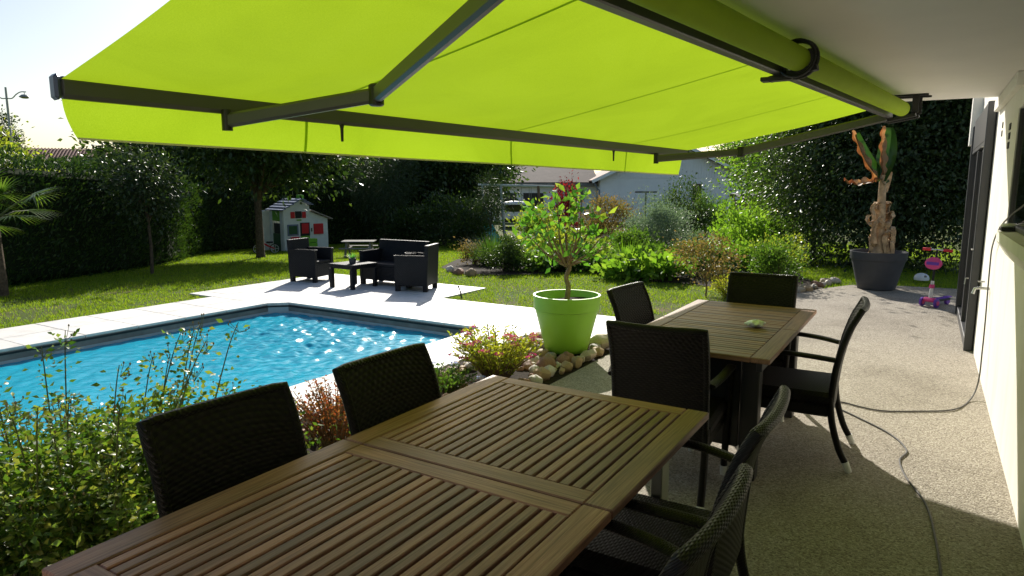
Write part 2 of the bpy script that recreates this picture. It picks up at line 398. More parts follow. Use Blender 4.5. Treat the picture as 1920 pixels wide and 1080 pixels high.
def leaves2(name, P, D, L, W, mat, parent=None):
    """cheap leaf: diamond, 2 tris"""
    n = len(P); D = unit(D); S = unit(np.cross(D, unit(rng.normal(size=(n, 3))))); U = np.cross(S, D)
    L = L*(.6+.8*rng.random((n, 1))); W = W*(.7+.6*rng.random((n, 1)))
    v = np.stack([P, P+D*L*.5+S*W*.5+U*W*.2, P+D*L, P+D*L*.5-S*W*.5+U*W*.2], 1).reshape(-1, 3); o = np.arange(n)[:, None]*4
    f = np.concatenate([o+np.array([0, 2, 1]), o+np.array([0, 3, 2])], 1).reshape(-1, 3)
    return np_mesh(name, v, f, mat, parent)
def blades(name, P, D, L, W, droop, mat, parent=None, seg=3):
    """strap leaves / grass: bent tapered strips"""
    n = len(P); D = unit(D); Sx = unit(np.cross(D, np.array([0, 0, 1.])+1e-3*rng.normal(size=(n, 3))))
    L = np.broadcast_to(np.asarray(L, float), n)[:, None]; vs_ = []
    for k in range(seg+1):
        t = k/seg; c = P+D*L*t; c = c-np.array([0, 0, 1.])*(droop*L*t*t); w = W*(1-t**1.5)+.0005
        vs_ += [c-Sx*w/2, c+Sx*w/2]
    v = np.stack(vs_, 1).reshape(-1, 3); m = 2*(seg+1); o = np.arange(n)[:, None]*m; fs = []
    for k in range(seg): fs.append(o+np.array([2*k, 2*k+1, 2*k+3, 2*k+2]))
    return np_mesh(name, v, np.concatenate(fs, 1).reshape(-1, 4), mat, parent)
def blob(n, c, r, k=40, jit=.28, shell=.55, low=-1.):
    """n leaf points in k clumps spread through an uneven ellipsoid; returns points and outward directions"""
    c = np.array(c, float); r = np.array(r, float)
    d = unit(rng.normal(size=(k*3, 3))); d = d[d[:, 2] > low][:k]; k = len(d)
    rad = (shell+(1-shell)*rng.random((k, 1)))*(.85+.3*rng.random((k, 1)))
    cc = d*rad; idx = rng.integers(0, k, n); sz = (.6+.8*rng.random(k))*jit
    p = cc[idx]+rng.normal(size=(n, 3))*sz[idx][:, None]*np.array([1, 1, .75])
    return c+p*r, p, c+cc*r
def limbs(parent, base, fork, ends, r0, mat='bark', n=9, name='trunk'):
    m = MB(); base, fork = Vector(base), Vector(fork); mid = (base+fork)/2+Vector((random.uniform(-1, 1), random.uniform(-1, 1), 0))*r0*.8
    m.tube([base, base.lerp(mid, .15), mid, fork], [r0*1.35, r0, r0*.85, r0*.75], 10)
    idx = list(range(len(ends))); random.shuffle(idx)
    for i in idx[:n]:
        e = Vector(ends[i]); q = fork.lerp(e, .5)+Vector((random.uniform(-1, 1), random.uniform(-1, 1), random.uniform(0, 1)))*(e-fork).length*.12
        m.tube([fork.lerp(base, random.uniform(0, .2)), q, e], [r0*.5, r0*.3, r0*.1], 6, False)
    return m.build(name, mat, parent, True)
def tree(name, label, cat, pos, h, r, leafm, n=9000, ls=.09, lw=.05, fork=.35, tr=.09, k=60, bark='bark', group=None, cz=None, rz_=None, jit=.26, droop=.3, shell=.5, low=-1., core=0):
    t = empty(name, label, cat, pos, 0, group)
    rz = rz_ or (h*(1-fork))/2*1.05; c = (0, 0, cz or h-rz)
    P, D, cc = blob(n, c, (r, r, rz), k, jit, shell, low)
    P[:, 2] = np.maximum(P[:, 2], .05)
    limbs(t, (0, 0, -.05), (0, 0, h*fork), cc, tr, bark)
    leaves2('crown', P, D+rng.normal(size=P.shape)*.8-np.array([0, 0, droop]), ls, lw, leafm, t)
    if core:
        Q = unit(rng.normal(size=(core, 3)))*(rng.random((core, 1))**.5)*.72*np.array([r, r, rz])+np.array(c); Q = Q[Q[:, 2] > .3]; leaves2('inner_crown', Q, rng.normal(size=Q.shape), ls*2.6, lw*2.8, leafm, t)
    return t
def shrub(name, label, cat, pos, h, r, leafm, n=4000, ls=.05, lw=.025, k=40, group=None, jit=.26, big=False, up=.3):
    t = empty(name, label, cat, pos, 0, group)
    P, D, cc = blob(n, (0, 0, h*.5), (r, r, h*.52), k, jit, .35); P = P[P[:, 2] > .01]; D = unit(P-np.array([0, 0, h*.3]))
    m = MB()
    for e in cc[:14]: m.tube([(random.uniform(-.05, .05), random.uniform(-.05, .05), 0), (e[0]*.4, e[1]*.4, e[2]*.5), tuple(e)], [.012, .008, .003], 5, False)
    m.build('stems', 'bark', t, True)
    fn = leaves if big else leaves2
    fn('foliage', P, D+rng.normal(size=P.shape)*.7+np.array([0, 0, up]), ls, lw, leafm, t)
    return t
def tuft(name, label, cat, pos, h, r, mat, n=350, w=.012, droop=.35, spread=.5):
    t = empty(name, label, cat, pos)
    a = rng.random(n)*2*math.pi; q = np.sqrt(rng.random(n))
    P = np.stack([np.cos(a)*q*r*.35, np.sin(a)*q*r*.35, np.zeros(n)], 1)
    D = np.stack([np.cos(a)*q*spread*1.3, np.sin(a)*q*spread*1.3, np.ones(n)], 1)+rng.normal(size=(n, 3))*.1
    blades('blades', P, D, h*(.65+.5*rng.random(n)), w, droop, mat, t, 4); return t

# ============================================================ THE SETTING
PX0, PX1, PY0, PY1 = -7.75, -4.30, -1.6, 6.25      # pool opening
def build_ground():
    xs = sorted(set([-900, -500, -250, -150, -100, -80]+list(np.arange(-64, 40, 2.0))+[PX0, PX1, 45, 60, 90, 150, 300, 900]))
    ys = sorted(set([-300, -100, -40, -20, -10]+list(np.arange(-6, 70, 2.0))+[PY0, PY1, 75, 90, 120, 200, 400, 900]))
    v = [(x, y, ground_z(x, y)-(.0 if math.hypot(x, y) < 300 else 0)) for x in xs for y in ys]; f = []; ny = len(ys)
    for i in range(len(xs)-1):
        for j in range(ny-1):
            if PX0-.001 <= xs[i] and xs[i+1] <= PX1+.001 and PY0-.001 <= ys[j] and ys[j+1] <= PY1+.001: continue
            a = i*ny+j; f.append((a, a+ny, a+ny+1, a+1))
    m = MB(); m.add(v, f); o = m.build('lawn_ground', 'ground', None, True); tag(o, kind='structure')
build_ground()
# exposed-aggregate terrace along the house
terr = MB().prism([(-2.53, -5), (.9, -5), (.9, 12.75), (-.3, 12.6), (-1.0, 12.3), (-1.35, 11.6), (-1.6, 10.9), (-2.05, 10.0), (-2.40, 9.0), (-2.53, 8.2)], -.12, 0).build('terrace', 'terrace')
tag(terr, kind='structure')
# pool deck: dark bedding with separate stone tiles on it
deck = MB()
RECTS = [(-8.92, PX0+.0, -1.6, 6.0), (-9.5, PX0, 6.0, PY1), (-9.5, -5.95, PY1, 8.85), (-5.95, -2.56, PY1, 7.68), (PX1, -3.62, -1.6, PY1)]
for (a, b, c, d) in RECTS: deck.box(((a+b)/2, (c+d)/2, -.075), (b-a, d-c, .09))
deck = deck.build('pool_deck', 'stone_grey'); tag(deck, kind='structure')
tile_cache = {}
for (a, b, c, d) in RECTS:
    nx = max(1, round((b-a)/.6)); ny = max(1, round((d-c)/.6)); sx, sy = (b-a)/nx, (d-c)/ny
    key = (round(sx, 3), round(sy, 3))
    if key not in tile_cache: tile_cache[key] = MB().box((0, 0, 0), (sx-.008, sy-.008, .034), .003).mesh('tile'); tile_cache[key].materials.append(M['tile'])
    for i in range(nx):
        for j in range(ny):
            o = bpy.data.objects.new('tile', tile_cache[key]); COL.objects.link(o); o.parent = deck
            o.location = (a+sx*(i+.5), c+sy*(j+.5), -.0165+random.uniform(-.0012, .0012))
o = MB().prism([(PX0, PY1), (PX0, PY1-.2), (PX0+.2, PY1)], -.034, -.0005).build('corner_tile', 'tile', deck)
# pool shell, waterline band, coping shadow strip and water
def pool_ring(z0, z1, off):
    a, b, c, d = PX0+off, PX1-off, PY0+off, PY1-off; k = .2
    poly = [(a, c), (b, c), (b, d), (a+k, d), (a, d-k)]; n = len(poly)
    return [(x, y, z0) for x, y in poly]+[(x, y, z1) for x, y in poly], [(i, (i+1) % n, (i+1) % n+n, i+n) for i in range(n)], n
v, f, n = pool_ring(-.46, -.16, 0.0)
pool = MB().add(v, f+[tuple(range(n))]).build('pool', 'liner'); tag(pool, kind='structure')
v, f, n = pool_ring(-.165, -.03, -.004); MB().add(v, f).build('waterline_band', 'liner_grey', pool)
v, f, n = pool_ring(-.060, -.038, .010); MB().add(v, f).build('coping_shadow_strip', 'black_plastic', pool)  # black strip painted in as the shadow under the coping overhang
def build_water():
    nx, ny = 210, 480; X, Y = np.meshgrid(np.linspace(PX0, PX1, nx+1), np.linspace(PY0, PY1, ny+1), indexing='ij'); Z = np.zeros_like(X)
    r2 = np.random.default_rng(3)
    for k in range(70):           # wind ripples of many directions and lengths
        lam = .05*(7**r2.random()); th = r2.random()*6.28; kk = 2*math.pi/lam; slope = .0155*(1.0 if lam < .3 else .8)
        Z += slope/kk*np.sin(kk*(X*math.cos(th)+Y*math.sin(th))+r2.random()*6.28+.6*np.sin(X*1.3+k)+.6*np.sin(Y*1.1+2*k))
    d = np.hypot(X+5.8, Y-5.2)     # livelier water where the inlets stir it
    Z *= 1+1.9*np.exp(-(d/1.1)**2)+1.3*np.exp(-(np.hypot(X+6.8, Y-5.65)/.7)**2); Z += .003*np.sin(d*2*math.pi/.30)*np.exp(-d/.9)
    v = np.stack([X, Y, Z-.15], -1).reshape(-1, 3); i = np.arange(nx)[:, None]*(ny+1)+np.arange(ny)[None]; f = np.stack([i, i+ny+1, i+ny+2, i+1], -1).reshape(-1, 4)
    o = np_mesh('pool_water', v, f, 'water'); o.data.polygons.foreach_set('use_smooth', [True]*len(o.data.polygons)); tag(o, kind='structure')
build_water()
# planting bed between pool and terrace, with its stones
bed = MB().grid(lambda u, v: (-3.62+u*1.07, -1.6+v*7.85, -.018+.03*math.sin(u*math.pi)*(.6+.4*math.sin(v*40))), 8, 60).build('planting_bed', 'soil', None, True); tag(bed, kind='structure')
def mk_stones():
    mats = [plain('pebble_%s' % n, c, .7, .3, var=.18, scale=9, bmp=.3) for n, c in (('cream', (.46, .38, .26)), ('ochre', (.38, .27, .15)), ('grey', (.30, .27, .23)), ('rust', (.30, .17, .11)), ('pale', (.55, .50, .42)))]
    meshes = []
    for q in range(10):
        m = MB(); ph = rng.random(6)*6.28; ax = (.9+.4*random.random(), .7+.3*random.random(), .55+.25*random.random())
        nu, nv = 14, 9; pts = []
        for j in range(nv+1):
            for i in range(nu):
                th = math.pi*j/nv; fi = 2*math.pi*i/nu; d = Vector((math.sin(th)*math.cos(fi), math.sin(th)*math.sin(fi), math.cos(th)))
                k = 1+.10*math.sin(2*d.x*3+ph[0])+.08*math.sin(3*d.y*2+ph[1])+.07*math.sin(4*d.z+ph[2]); pts.append((d.x*ax[0]*k, d.y*ax[1]*k, d.z*ax[2]*k))
        m.add(pts, [(j*nu+i, j*nu+(i+1) % nu, (j+1)*nu+(i+1) % nu, (j+1)*nu+i) for j in range(nv) for i in range(nu)])
        me = m.mesh('stone', True); me.materials.append(mats[q % 5]); meshes.append(fixn_me(me))
    return meshes
def fixn_me(me):
    import bmesh
    b = bmesh.new(); b.from_mesh(me); bmesh.ops.remove_doubles(b, verts=b.verts, dist=1e-5); bmesh.ops.recalc_face_normals(b, faces=b.faces); b.to_mesh(me); b.free()
    me.polygons.foreach_set('use_smooth', [True]*len(me.polygons)); return me
STONES = mk_stones()
placed = []
def stone(x, y, r, z=None, parent=bed):
    o = bpy.data.objects.new('stone', random.choice(STONES)); COL.objects.link(o); o.parent = parent
    o.location = (x, y, r*.42 if z is None else z); o.scale = (r, r, r); o.rotation_euler = (random.uniform(-.3, .3), random.uniform(-.3, .3), random.uniform(0, 6.28))
def scatter(x0, x1, y0, y1, n, r0, r1, avoid=()):
    t = 0
    while n > 0 and t < 4000:
        t += 1; x = random.uniform(x0, x1); y = random.uniform(y0, y1); r = random.uniform(r0, r1)
        if any(math.hypot(x-a, y-b) < (r+q)*.80 for a, b, q in placed) or any(math.hypot(x-a, y-b) < q+r*.8 for a, b, q in avoid): continue
        placed.append((x, y, r)); stone(x, y, r); n -= 1
POT = (-2.90, 5.70)
AV = [(POT[0], POT[1], .22), (-3.02, 4.6, .28)]
placed.append((-2.68, 6.05, .12)); stone(-2.68, 6.05, .125, .07)
scatter(-3.4, -2.60, 4.3, 6.1, 46, .055, .095, AV)
scatter(-3.55, -2.60, 4.2, 6.15, 80, .03, .05, AV)
scatter(-3.55, -2.62, 2.4, 4.3, 45, .04, .08, AV)
# mulch beds in the garden
def patch(pts, name, mat, dz):
    c = np.mean(pts, 0); m = MB(); vv = [G(c[0], c[1])]; rings = 6
    for k in range(1, rings+1):
        for p in pts: q = c+(np.array(p)-c)*k/rings; vv.append(G(*q))
    n = len(pts); ff = [(0, 1+i, 1+(i+1) % n) for i in range(n)]
    for k in range(rings-1):
        for i in range(n): a = 1+k*n+i; b = 1+k*n+(i+1) % n; ff.append((a, a+n, b+n, b))
    o = m.add([(x, y, z+dz) for x, y, z in vv], ff).build(name, mat, None, True); tag(o, kind='structure'); return o
BED_A = [(-1.1, 12.6), (-.2, 12.3), (.6, 12.5), (1.6, 13.2), (2.6, 14), (3, 16), (2, 19), (-.5, 20), (-1.4, 17), (-1.5, 14)]
BED_B = [(1.5, 12.6), (2.2, 11.5), (3.0, 11.2), (3.6, 10.4), (4.2, 10.1), (5.0, 10.6), (5.3, 12), (6.2, 15), (8.5, 19), (7, 21), (3.2, 18.5), (2.4, 14)]
garden_bed = patch(BED_A, 'garden_bed', 'soil', .012); garden_bed2 = patch(BED_B, 'garden_bed', 'soil', .014)
def inpoly(x, y, poly):
    r = np.zeros(len(x), bool); n = len(poly)
    for i in range(n):
        x1, y1 = poly[i]; x2, y2 = poly[(i+1) % n]
        c = ((y1 > y) != (y2 > y)) & (x < (x2-x1)*(y-y1)/((y2-y1) or 1e-9)+x1); r ^= c
    return r
def build_grass():
    n = 900000; dep = 4.5+30*rng.random(n)**1.75; lat = (rng.random(n)*2-1)*(.88*dep)
    x = lat*CS-dep*SN; y = lat*SN+dep*CS; ok = np.ones(n, bool)
    for (a, b, c, d) in RECTS+[(PX0, PX1, PY0, PY1), (-3.7, -2.4, -2, 6.3), (-3.0, 1, -5, 8.2)]: ok &= ~((x > a-.02) & (x < b+.02) & (y > c-.02) & (y < d+.02))
    ok &= ~inpoly(x, y, [(-2.55, -5), (.95, -5), (.95, 12.8), (-.3, 12.65), (-1.03, 12.35), (-1.38, 11.65), (-1.63, 10.95), (-2.08, 10.05), (-2.43, 9.05), (-2.55, 8.2)])
    ok &= ~inpoly(lat, dep, BED_A) & ~inpoly(lat, dep, BED_B) & (x < 1.2)
    patchy = .5+.5*np.sin(x*2.1+1.3*np.sin(y*1.7))*np.sin(y*1.9+1.1*np.sin(x*2.3))+.25*np.sin(x*5.3+y*3.1)
    near = np.exp(-((dep-8.6)/2.2)**2); ok &= rng.random(n) > near*.75*(patchy < .42)
    x, y, dep = x[ok], y[ok], dep[ok]; k = len(x)
    z = -np.clip(.05*(np.hypot(x, y)-13), 0, 1.2)-.03
    P = np.stack([x, y, z], 1); a = rng.random(k)*6.283; tilt = .35+.5*rng.random(k)
    D = np.stack([np.cos(a)*tilt, np.sin(a)*tilt, np.ones(k)], 1); L = (.018+.022*rng.random(k))*(1+.02*dep); W = .006*(1+.07*dep)
    S = np.stack([-np.sin(a), np.cos(a), np.zeros(k)], 1)
    v = np.stack([P-S*W[:, None]/2, P+S*W[:, None]/2, P+D*L[:, None]], 1).reshape(-1, 3); f = np.arange(3*k).reshape(-1, 3)
    o = np_mesh('grass', v, f, 'grass'); tag(o, 'short green lawn grass with thin bare patches', 'grass', kind='stuff')
build_grass()

# ============================================================ THE HOUSE
WX = .48
house = empty('house', 'cream rendered house wall with white porch ceiling and dark patio door', 'house', (WX, 4, 0))
def hb(m, name, mat, parent=house, smooth=False):
    o = m.build(name, mat, parent, smooth); base = parent
    off = Vector((0, 0, 0))
    while base is not None: off += base.location; base = base.parent
    o.location = -off; return o
m = MB()
for (y0, y1, z0, z1) in ((-5, 3.2, -.1, 2.8), (3.2, 5.93, -.1, 1.30), (3.2, 5.93, 2.14, 2.8), (5.93, 10.36, -.1, 2.8)):
    m.box((WX+.2, (y0+y1)/2, (z0+z1)/2), (.4, y1-y0, z1-z0))
m.box((-.80, -2.6, 1.2), (2.5, .3, 2.4)); hb(m, 'wall', 'cream_wall')  # unseen wall behind the camera, added to cut sky light and darken the porch
hb(MB().prism([(WX-.001, 7.32), (-.36, 7.26), (-1.92, -4.6), (WX-.001, -4.6)], 2.375, 2.62), 'porch_ceiling', 'ceiling')
hb(MB().prism([(WX+.35, 7.42), (-.42, 7.34), (-1.98, -4.7), (WX+.35, -4.7)], 2.622, 2.72), 'roof_edge', 'dark_metal')
hb(MB().box((WX-.02, 6.72, 2.327), (.045, 1.9, .094), .004), 'cornice', 'cream_wall')
win = hb(MB().box((WX+.03, 4.565, 1.72), (.02, 2.73, .84)), 'window', 'glass')
m = MB(); m.box((WX+.018, 5.90, 1.72), (.03, .06, .83), .004); m.box((WX+.018, 4.3, 1.72), (.03, .06, .73), .004); m.box((WX+.018, 4.565, 1.335), (.03, 2.6, .03), .004)
hb(m, 'frame', 'dark_metal', win)
m = MB(); prof = [(.10, 1.318), (-.075, 1.312), (-.075, 1.245), (-.01, 1.145), (.10, 1.145)]
m.add([(WX+x, y, z) for y in (5.62, 3.0) for x, z in prof], [tuple(range(5)), tuple(reversed(range(5, 10)))]+[(i, i+5, (i+1) % 5+5, (i+1) % 5) for i in range(5)])
fixn(hb(m, 'sill', 'cream_wall', win))
for k, z in enumerate((2.055, 1.985, 1.915)):
    for dy in (-.03, .03): hb(MB().box((WX-.002, 6.42+dy, z), (.012, .042, .05), .003), 'vent_slot', 'black_plastic')
for k, z in enumerate((2.12, 2.05)): hb(MB().box((WX-.002, 7.12, z), (.012, .03, .05), .003), 'vent_slot', 'stone_grey')
# patio door: dark frame standing proud of the wall, solid head panel, glazed below
door = empty('patio_door', None, None); door.parent = house; door.location = (0, 0, 0)
door.name = 'patio_door'
m = MB(); x0 = .405
m.box((x0+.03, 7.90, 1.1), (.07, .10, 2.6), .006); hb(m, 'frame', 'dark_metal', door)
hb(MB().box((x0+.02, 10.22, 1.17), (.07, .13, 2.34), .006), 'frame', 'dark_metal', door)
hb(MB().box((x0+.025, 9.05, 2.22), (.05, 2.3, .36), .006), 'head_panel', 'dark_metal', door)
hb(MB().box((x0+.03, 9.05, 2.02), (.06, 2.2, .05), .006), 'transom', 'dark_metal', door)
hb(MB().box((x0+.03, 9.05, .05), (.06, 2.2, .10), .006), 'bottom_rail', 'dark_metal', door)
hb(MB().box((x0+.028, 9.05, 1.04), (.05, .11, 1.9), .006), 'stile', 'dark_metal', door)
hb(MB().box((x0+.035, 9.05, 1.04), (.016, 2.2, 1.9)), 'glass_pane', 'glass', door)
for z in (1.0, 1.98): hb(MB().box((x0-.012, 7.90, z), (.02, .06, .012), .002), 'hinge', 'chrome', door)
m = MB(); m.tube([(x0-.02, 7.87, .72), (x0-.045, 7.87, .72), (x0-.05, 7.87, .66)], .006, 6); hb(m, 'latch', 'chrome', door)
hb(MB().box((WX-.0, 10.50, 2.42), (.22, .26, .60), .004), 'beam_end', 'cream_wall')
m = MB(); tp = (WX, 6.74, .77)
m.tube([tp, (WX-.07, 6.74, .77), (WX-.10, 6.74, .765), (WX-.112, 6.74, .72)], [.012, .012, .011, .013], 10); m.tube([(WX-.06, 6.74, .77), (WX-.06, 6.74, .82)], .007, 8); m.box((WX-.06, 6.74, .825), (.05, .012, .012), .003)
hb(m, 'tap', 'chrome', house, True)
# cable along wall and terrace
def spline(pts, k=10):
    P = [Vector(p) for p in pts]; out = []
    for i in range(len(P)-1):
        p0, p1, p2, p3 = P[max(i-1, 0)], P[i], P[i+1], P[min(i+2, len(P)-1)]
        for j in range(k):
            t = j/k; out.append(.5*((2*p1)+(p2-p0)*t+(2*p0-5*p1+4*p2-p3)*t*t+(3*p1-p0-3*p2+p3)*t**3))
    out.append(P[-1]); return out
cab = MB().tube(spline([(.455, 3.6, 1.66), (.45, 4.7, 1.50), (.45, 5.2, 1.44), (.45, 5.83, 1.345), (.45, 6.24, 1.245), (.45, 6.5, 1.12), (.45, 6.51, .97), (.45, 6.47, .79), (.445, 6.33, .57), (.44, 6.24, .35), (.43, 6.15, .12), (.38, 5.98, .012), (.27, 5.66, .008), (.05, 5.48, .007), (-.2, 5.35, .007), (-.45, 5.42, .007), (-.50, 5.32, .007), (-.32, 5.12, .007), (-.1, 4.86, .007), (.0, 4.6, .007), (-.03, 4.4, .007), (.01, 4.15, .007), (.1, 3.85, .007), (.14, 3.5, .007), (.16, 3.05, .007), (.13, 2.5, .007), (.10, 2.0, .007)]), .0052, 8)
tag(cab.build('power_cable', 'cable', None, True), 'thin dark grey cable hanging down the wall and snaking across the terrace', 'cable')
gad = empty('charger', 'small black device with a white puck on the window sill', 'device', (.46, 5.46, 1.318))
MB().box((0, 0, .012), (.10, .16, .024), .004).build('base', 'black_plastic', gad)
MB().lathe([(.0, .024), (.045, .025), (.05, .035), (.035, .047), (.0, .05)], 20).build('puck', 'white_plastic', gad, True)

# ============================================================ AWNING
AP = Vector((-.293, 6.66, 0)); AU = Vector((.131, .991, 0)); AW = Vector((-.991, .131, 0))
def A(s, w, z): p = AP-AU*s+AW*w; return Vector((p.x, p.y, z))
AL = 5.60
awn = empty('awning', 'lime green retractable awning with dark folding arms above the tables', 'awning', A(2.8, 0, 2.2))
def ab(m, name, mat, parent=awn, smooth=False): return hb(m, name, mat, parent, smooth)
zbar = lambda s: 1.945+.007*s
def fab(u, v):
    s = -.03+u*(AL+.02); w = -.03+v*1.93; z0 = 2.318; z1 = zbar(s)+.028
    return A(s, w, z0+(z1-z0)*v-.018*math.sin(math.pi*v)-.007*math.sin(math.pi*v)*math.cos(u*6.28*3.3)-.003*math.sin(v*5+u*17)*math.sin(math.pi*v))
fabric = ab(MB().grid(fab, 56, 20), 'canopy', 'canvas', awn, True)
for s in (4.47, 2.79, 1.15):
    u = (s+.03)/(AL+.02); ab(MB().grid(lambda a, b: Vector(fab(u+(a-.5)*.018/AL, b*.985+.008))-Vector((0, 0, .003)), 1, 20), 'seam', 'canvas', fabric, True)
def vfn(u, v):
    s = -.0+u*(AL-.02); sway = .012*math.sin(u*21)+.02*v*math.sin(u*9+1)
    ln = .205-.03*u+.02*math.sin(u*math.pi)*0
    return A(s-(.05*v*v if u > .98 else 0)*1.0, 1.93+sway*v+.02*v, zbar(s)-.018-ln*v)
val = ab(MB().grid(vfn, 80, 8), 'valance', 'canvas', awn, True)
for s in (4.47, 2.79, 1.15):
    u = s/(AL-.02); ab(MB().grid(lambda a, b: Vector(vfn(u+(a-.5)*.016/AL, b))-AW*.003, 1, 8), 'seam', 'canvas', val, True)
hem = MB(); hem.grid(lambda a, b: Vector(vfn(a, .955+.05*b))-AW*.003, 80, 1); ab(hem, 'hem', plain('pale_hem', (.55, .55, .30), .8, .1), val)
fb = MB(); fb.bar(A(-.03, 1.905, zbar(0)), A(AL, 1.905, zbar(AL)), .055, .085, .016); fbo = ab(fb, 'front_bar', 'bar_metal')
for s in (-.04, AL+.006): 
    c = A(s, 1.905, zbar(s)); e = MB(); e.bar(c-AU*.012, c+AU*.012, .066, .098, .012); ab(e, 'end_cap', plain('cap_blue_grey', (.05, .06, .09), .3), fbo)
for s in (4.27, 1.42):
    c = A(s, 1.90, zbar(s)-.04); e = MB(); e.tube([c, c-Vector((0, 0, .02)), c-Vector((0, 0, .09))], [.014, .009, .007], 8); ab(e, 'crank_peg', 'black_plastic', fbo, True)
ab(MB().tube([A(s, -.035, 2.252) for s in (-.0, 1.2, 2.4, 3.6, 4.8, AL)], .061, 24), 'fabric_roll', 'roll', awn, True)
ab(MB().bar(A(-.06, .065, 2.212), A(AL+.03, .065, 2.212), .052, .055, .006), 'torsion_bar', 'bar_metal')
def bracket(s):
    m = MB()
    m.box(A(s, -.06, 2.366), (.30, .05, .012), .002); m.bar(A(s, -.12, 2.36), A(s, -.12, 2.22), .05, .018, .003); m.bar(A(s, -.13, 2.205), A(s, .11, 2.165), .05, .03, .004)
    m.bar(A(s, .09, 2.16), A(s, .10, 2.25), .05, .02, .003)
    return m
for s in (-.08, -.24): ab(bracket(s), 'wall_bracket', 'black_plastic')
br = MB()
br.bar(A(2.84, -.13, 2.205), A(2.84, .11, 2.165), .05, .03, .004)
ring = [A(2.84, -.035+.092*math.cos(t), 2.252+.090*math.sin(t)) for t in np.linspace(-3.1416, 3.1416, 28)]
br.tube(ring, .011, 8); br.tube([p-AU*.05 for p in ring], .008, 8); br.bar(A(2.84, -.10, 2.20), A(2.84, -.10, 2.30), .05, .02, .003); br.box(A(2.84, .05, 2.235), (.05, .05, .08), .004); br.box(A(2.84, .07, 2.165), (.16, .07, .022), .004)
ab(br, 'support_ring', 'black_plastic', awn, True); ab(MB().box(A(2.83, -.0, 2.225), (.03, .05, .05), .004), 'bracket_plate', 'white_plastic')
def arm(sh, el, jo):
    sh, el, jo = Vector(sh), Vector(el), Vector(jo)
    ab(MB().bar(sh, el, .042, .075, .012), 'upper_arm', 'bar_metal'); ab(MB().bar(el, jo, .038, .066, .012), 'forearm', 'bar_metal')
    e = MB(); e.tube([el-Vector((0, 0, .048)), el-Vector((0, 0, .042)), el+Vector((0, 0, .042)), el+Vector((0, 0, .048))], [.026, .034, .034, .026], 16); ab(e, 'elbow', 'black_plastic', awn, True)
    e = MB(); e.tube([jo-Vector((0, 0, .045)), jo+Vector((0, 0, .05))], .024, 12); ab(e, 'arm_joint', 'black_plastic', awn, True)
arm(A(5.03, .07, 2.19), (-2.13, 2.30, 2.005), A(4.93, 1.88, 1.905))
arm(A(.02, .07, 2.19), (-1.53, 6.53, 1.925), A(.67, 1.88, 1.868))

# ============================================================ DINING FURNITURE
def slat_objs(parent, n, pitch, width, length, thick, x0, y, z, mat, along):
    me = MB().box((0, 0, 0), (length, width, thick), .003).mesh('slat'); me.materials.append(M[mat])
    for i in range(n):
        o = bpy.data.objects.new('slat', me); COL.objects.link(o); o.parent = parent
        q = x0+pitch*(i+.5)
        if along == 'y': o.location = (q, y, z+random.uniform(-.001, .001)); o.rotation_euler.z = R(90)+random.uniform(-.0015, .0015)
        else: o.location = (y, q, z+random.uniform(-.001, .001)); o.rotation_euler.z = random.uniform(-.0015, .0015)
def board(parent, name, c, length, width, thick, mat, along):
    o = MB().box((0, 0, 0), (length, width, thick), .004).build(name, mat, parent); o.location = c
    if along == 'y': o.rotation_euler.z = R(90)
    return o
t1 = empty('dining_table', 'long slatted teak table with hinged middle on grey steel legs', 'table', (-1.16, 1.58, 0))
for half in (-1, 1):
    yc = half*.471
    for sx in (-1, 1): board(t1, 'side_board', (sx*.457, yc, .7255), .936, .086, .029, 'teak', 'y')
    for sy in (-1, 1): board(t1, 'end_board', (0, yc+sy*(.468-.040), .7252), .826, .078, .0285, 'teak', 'x')
    slat_objs(t1, 20, .826/20, .0325, .776, .024, -.413, yc, .7265, 'teak', 'y')
    for q in (-.24, .24): MB().box((0, yc+q, .697), (.9, .05, .026), .003).build('batten', 'teak', t1)
for sx in (-1, 1):
    MB().box((sx*.40, 0, .665), (.035, 1.60, .06), .003).build('rail', 'steel', t1)
    for sy in (-1, 1): MB().box((sx*.36, sy*.80, .335), (.045, .085, .67), .004).build('leg', 'steel', t1)
for sy in (-1, 1): MB().box((0, sy*.74, .655), (.76, .035, .05), .003).build('rail', 'steel', t1)
t2 = empty('dining_table', 'smaller brown table with crosswise slats on black legs beside the green pot', 'table', (-1.045, 4.30, 0))
for half in (-1, 1):
    yc = half*.412
    for sx in (-1, 1): board(t2, 'side_board', (sx*.377, yc, .7255), .820, .096, .029, 'teak2', 'y')
    for sy in (-1, 1): board(t2, 'end_board', (0, yc+sy*(.410-.036), .7252), .656, .068, .0285, 'teak2', 'x')
    slat_objs(t2, 14, .676/14, .0415, .654, .024, yc-.338, 0, .7265, 'teak2', 'x')
for sx in (-1, 1):
    MB().box((sx*.36, 0, .68), (.03, 1.5, .06), .003).build('rail', 'black_plastic', t2)
    for sy in (-1, 1): MB().box((sx*.30, sy*.60, .335), (.09, .09, .67), .006).build('leg', 'black_plastic', t2)
    MB().box((sx*.02, sx*.60, .42), (.52, .03, .5), .004).build('end_panel', 'black_plastic', t2)
wrap = MB(); 
for k in range(6): pass
def wr(u, v):
    th = 2*math.pi*u; ph = math.pi*(v-.5)*.999; k = 1+.18*math.sin(3*th+2*ph)+.12*math.sin(7*th-4*ph)
    return (.055*math.cos(ph)*math.cos(th)*k, .04*math.cos(ph)*math.sin(th)*k, .022+.022*math.sin(ph)*(1+.15*math.sin(5*th)))
wo = wrap.grid(wr, 24, 12).build('paper_wrapper', 'glass_green', None, True, (-.86, 4.27, .741), .4); tag(wo, 'small crumpled pale green wrapper lying on the black-legged table', 'wrapper')

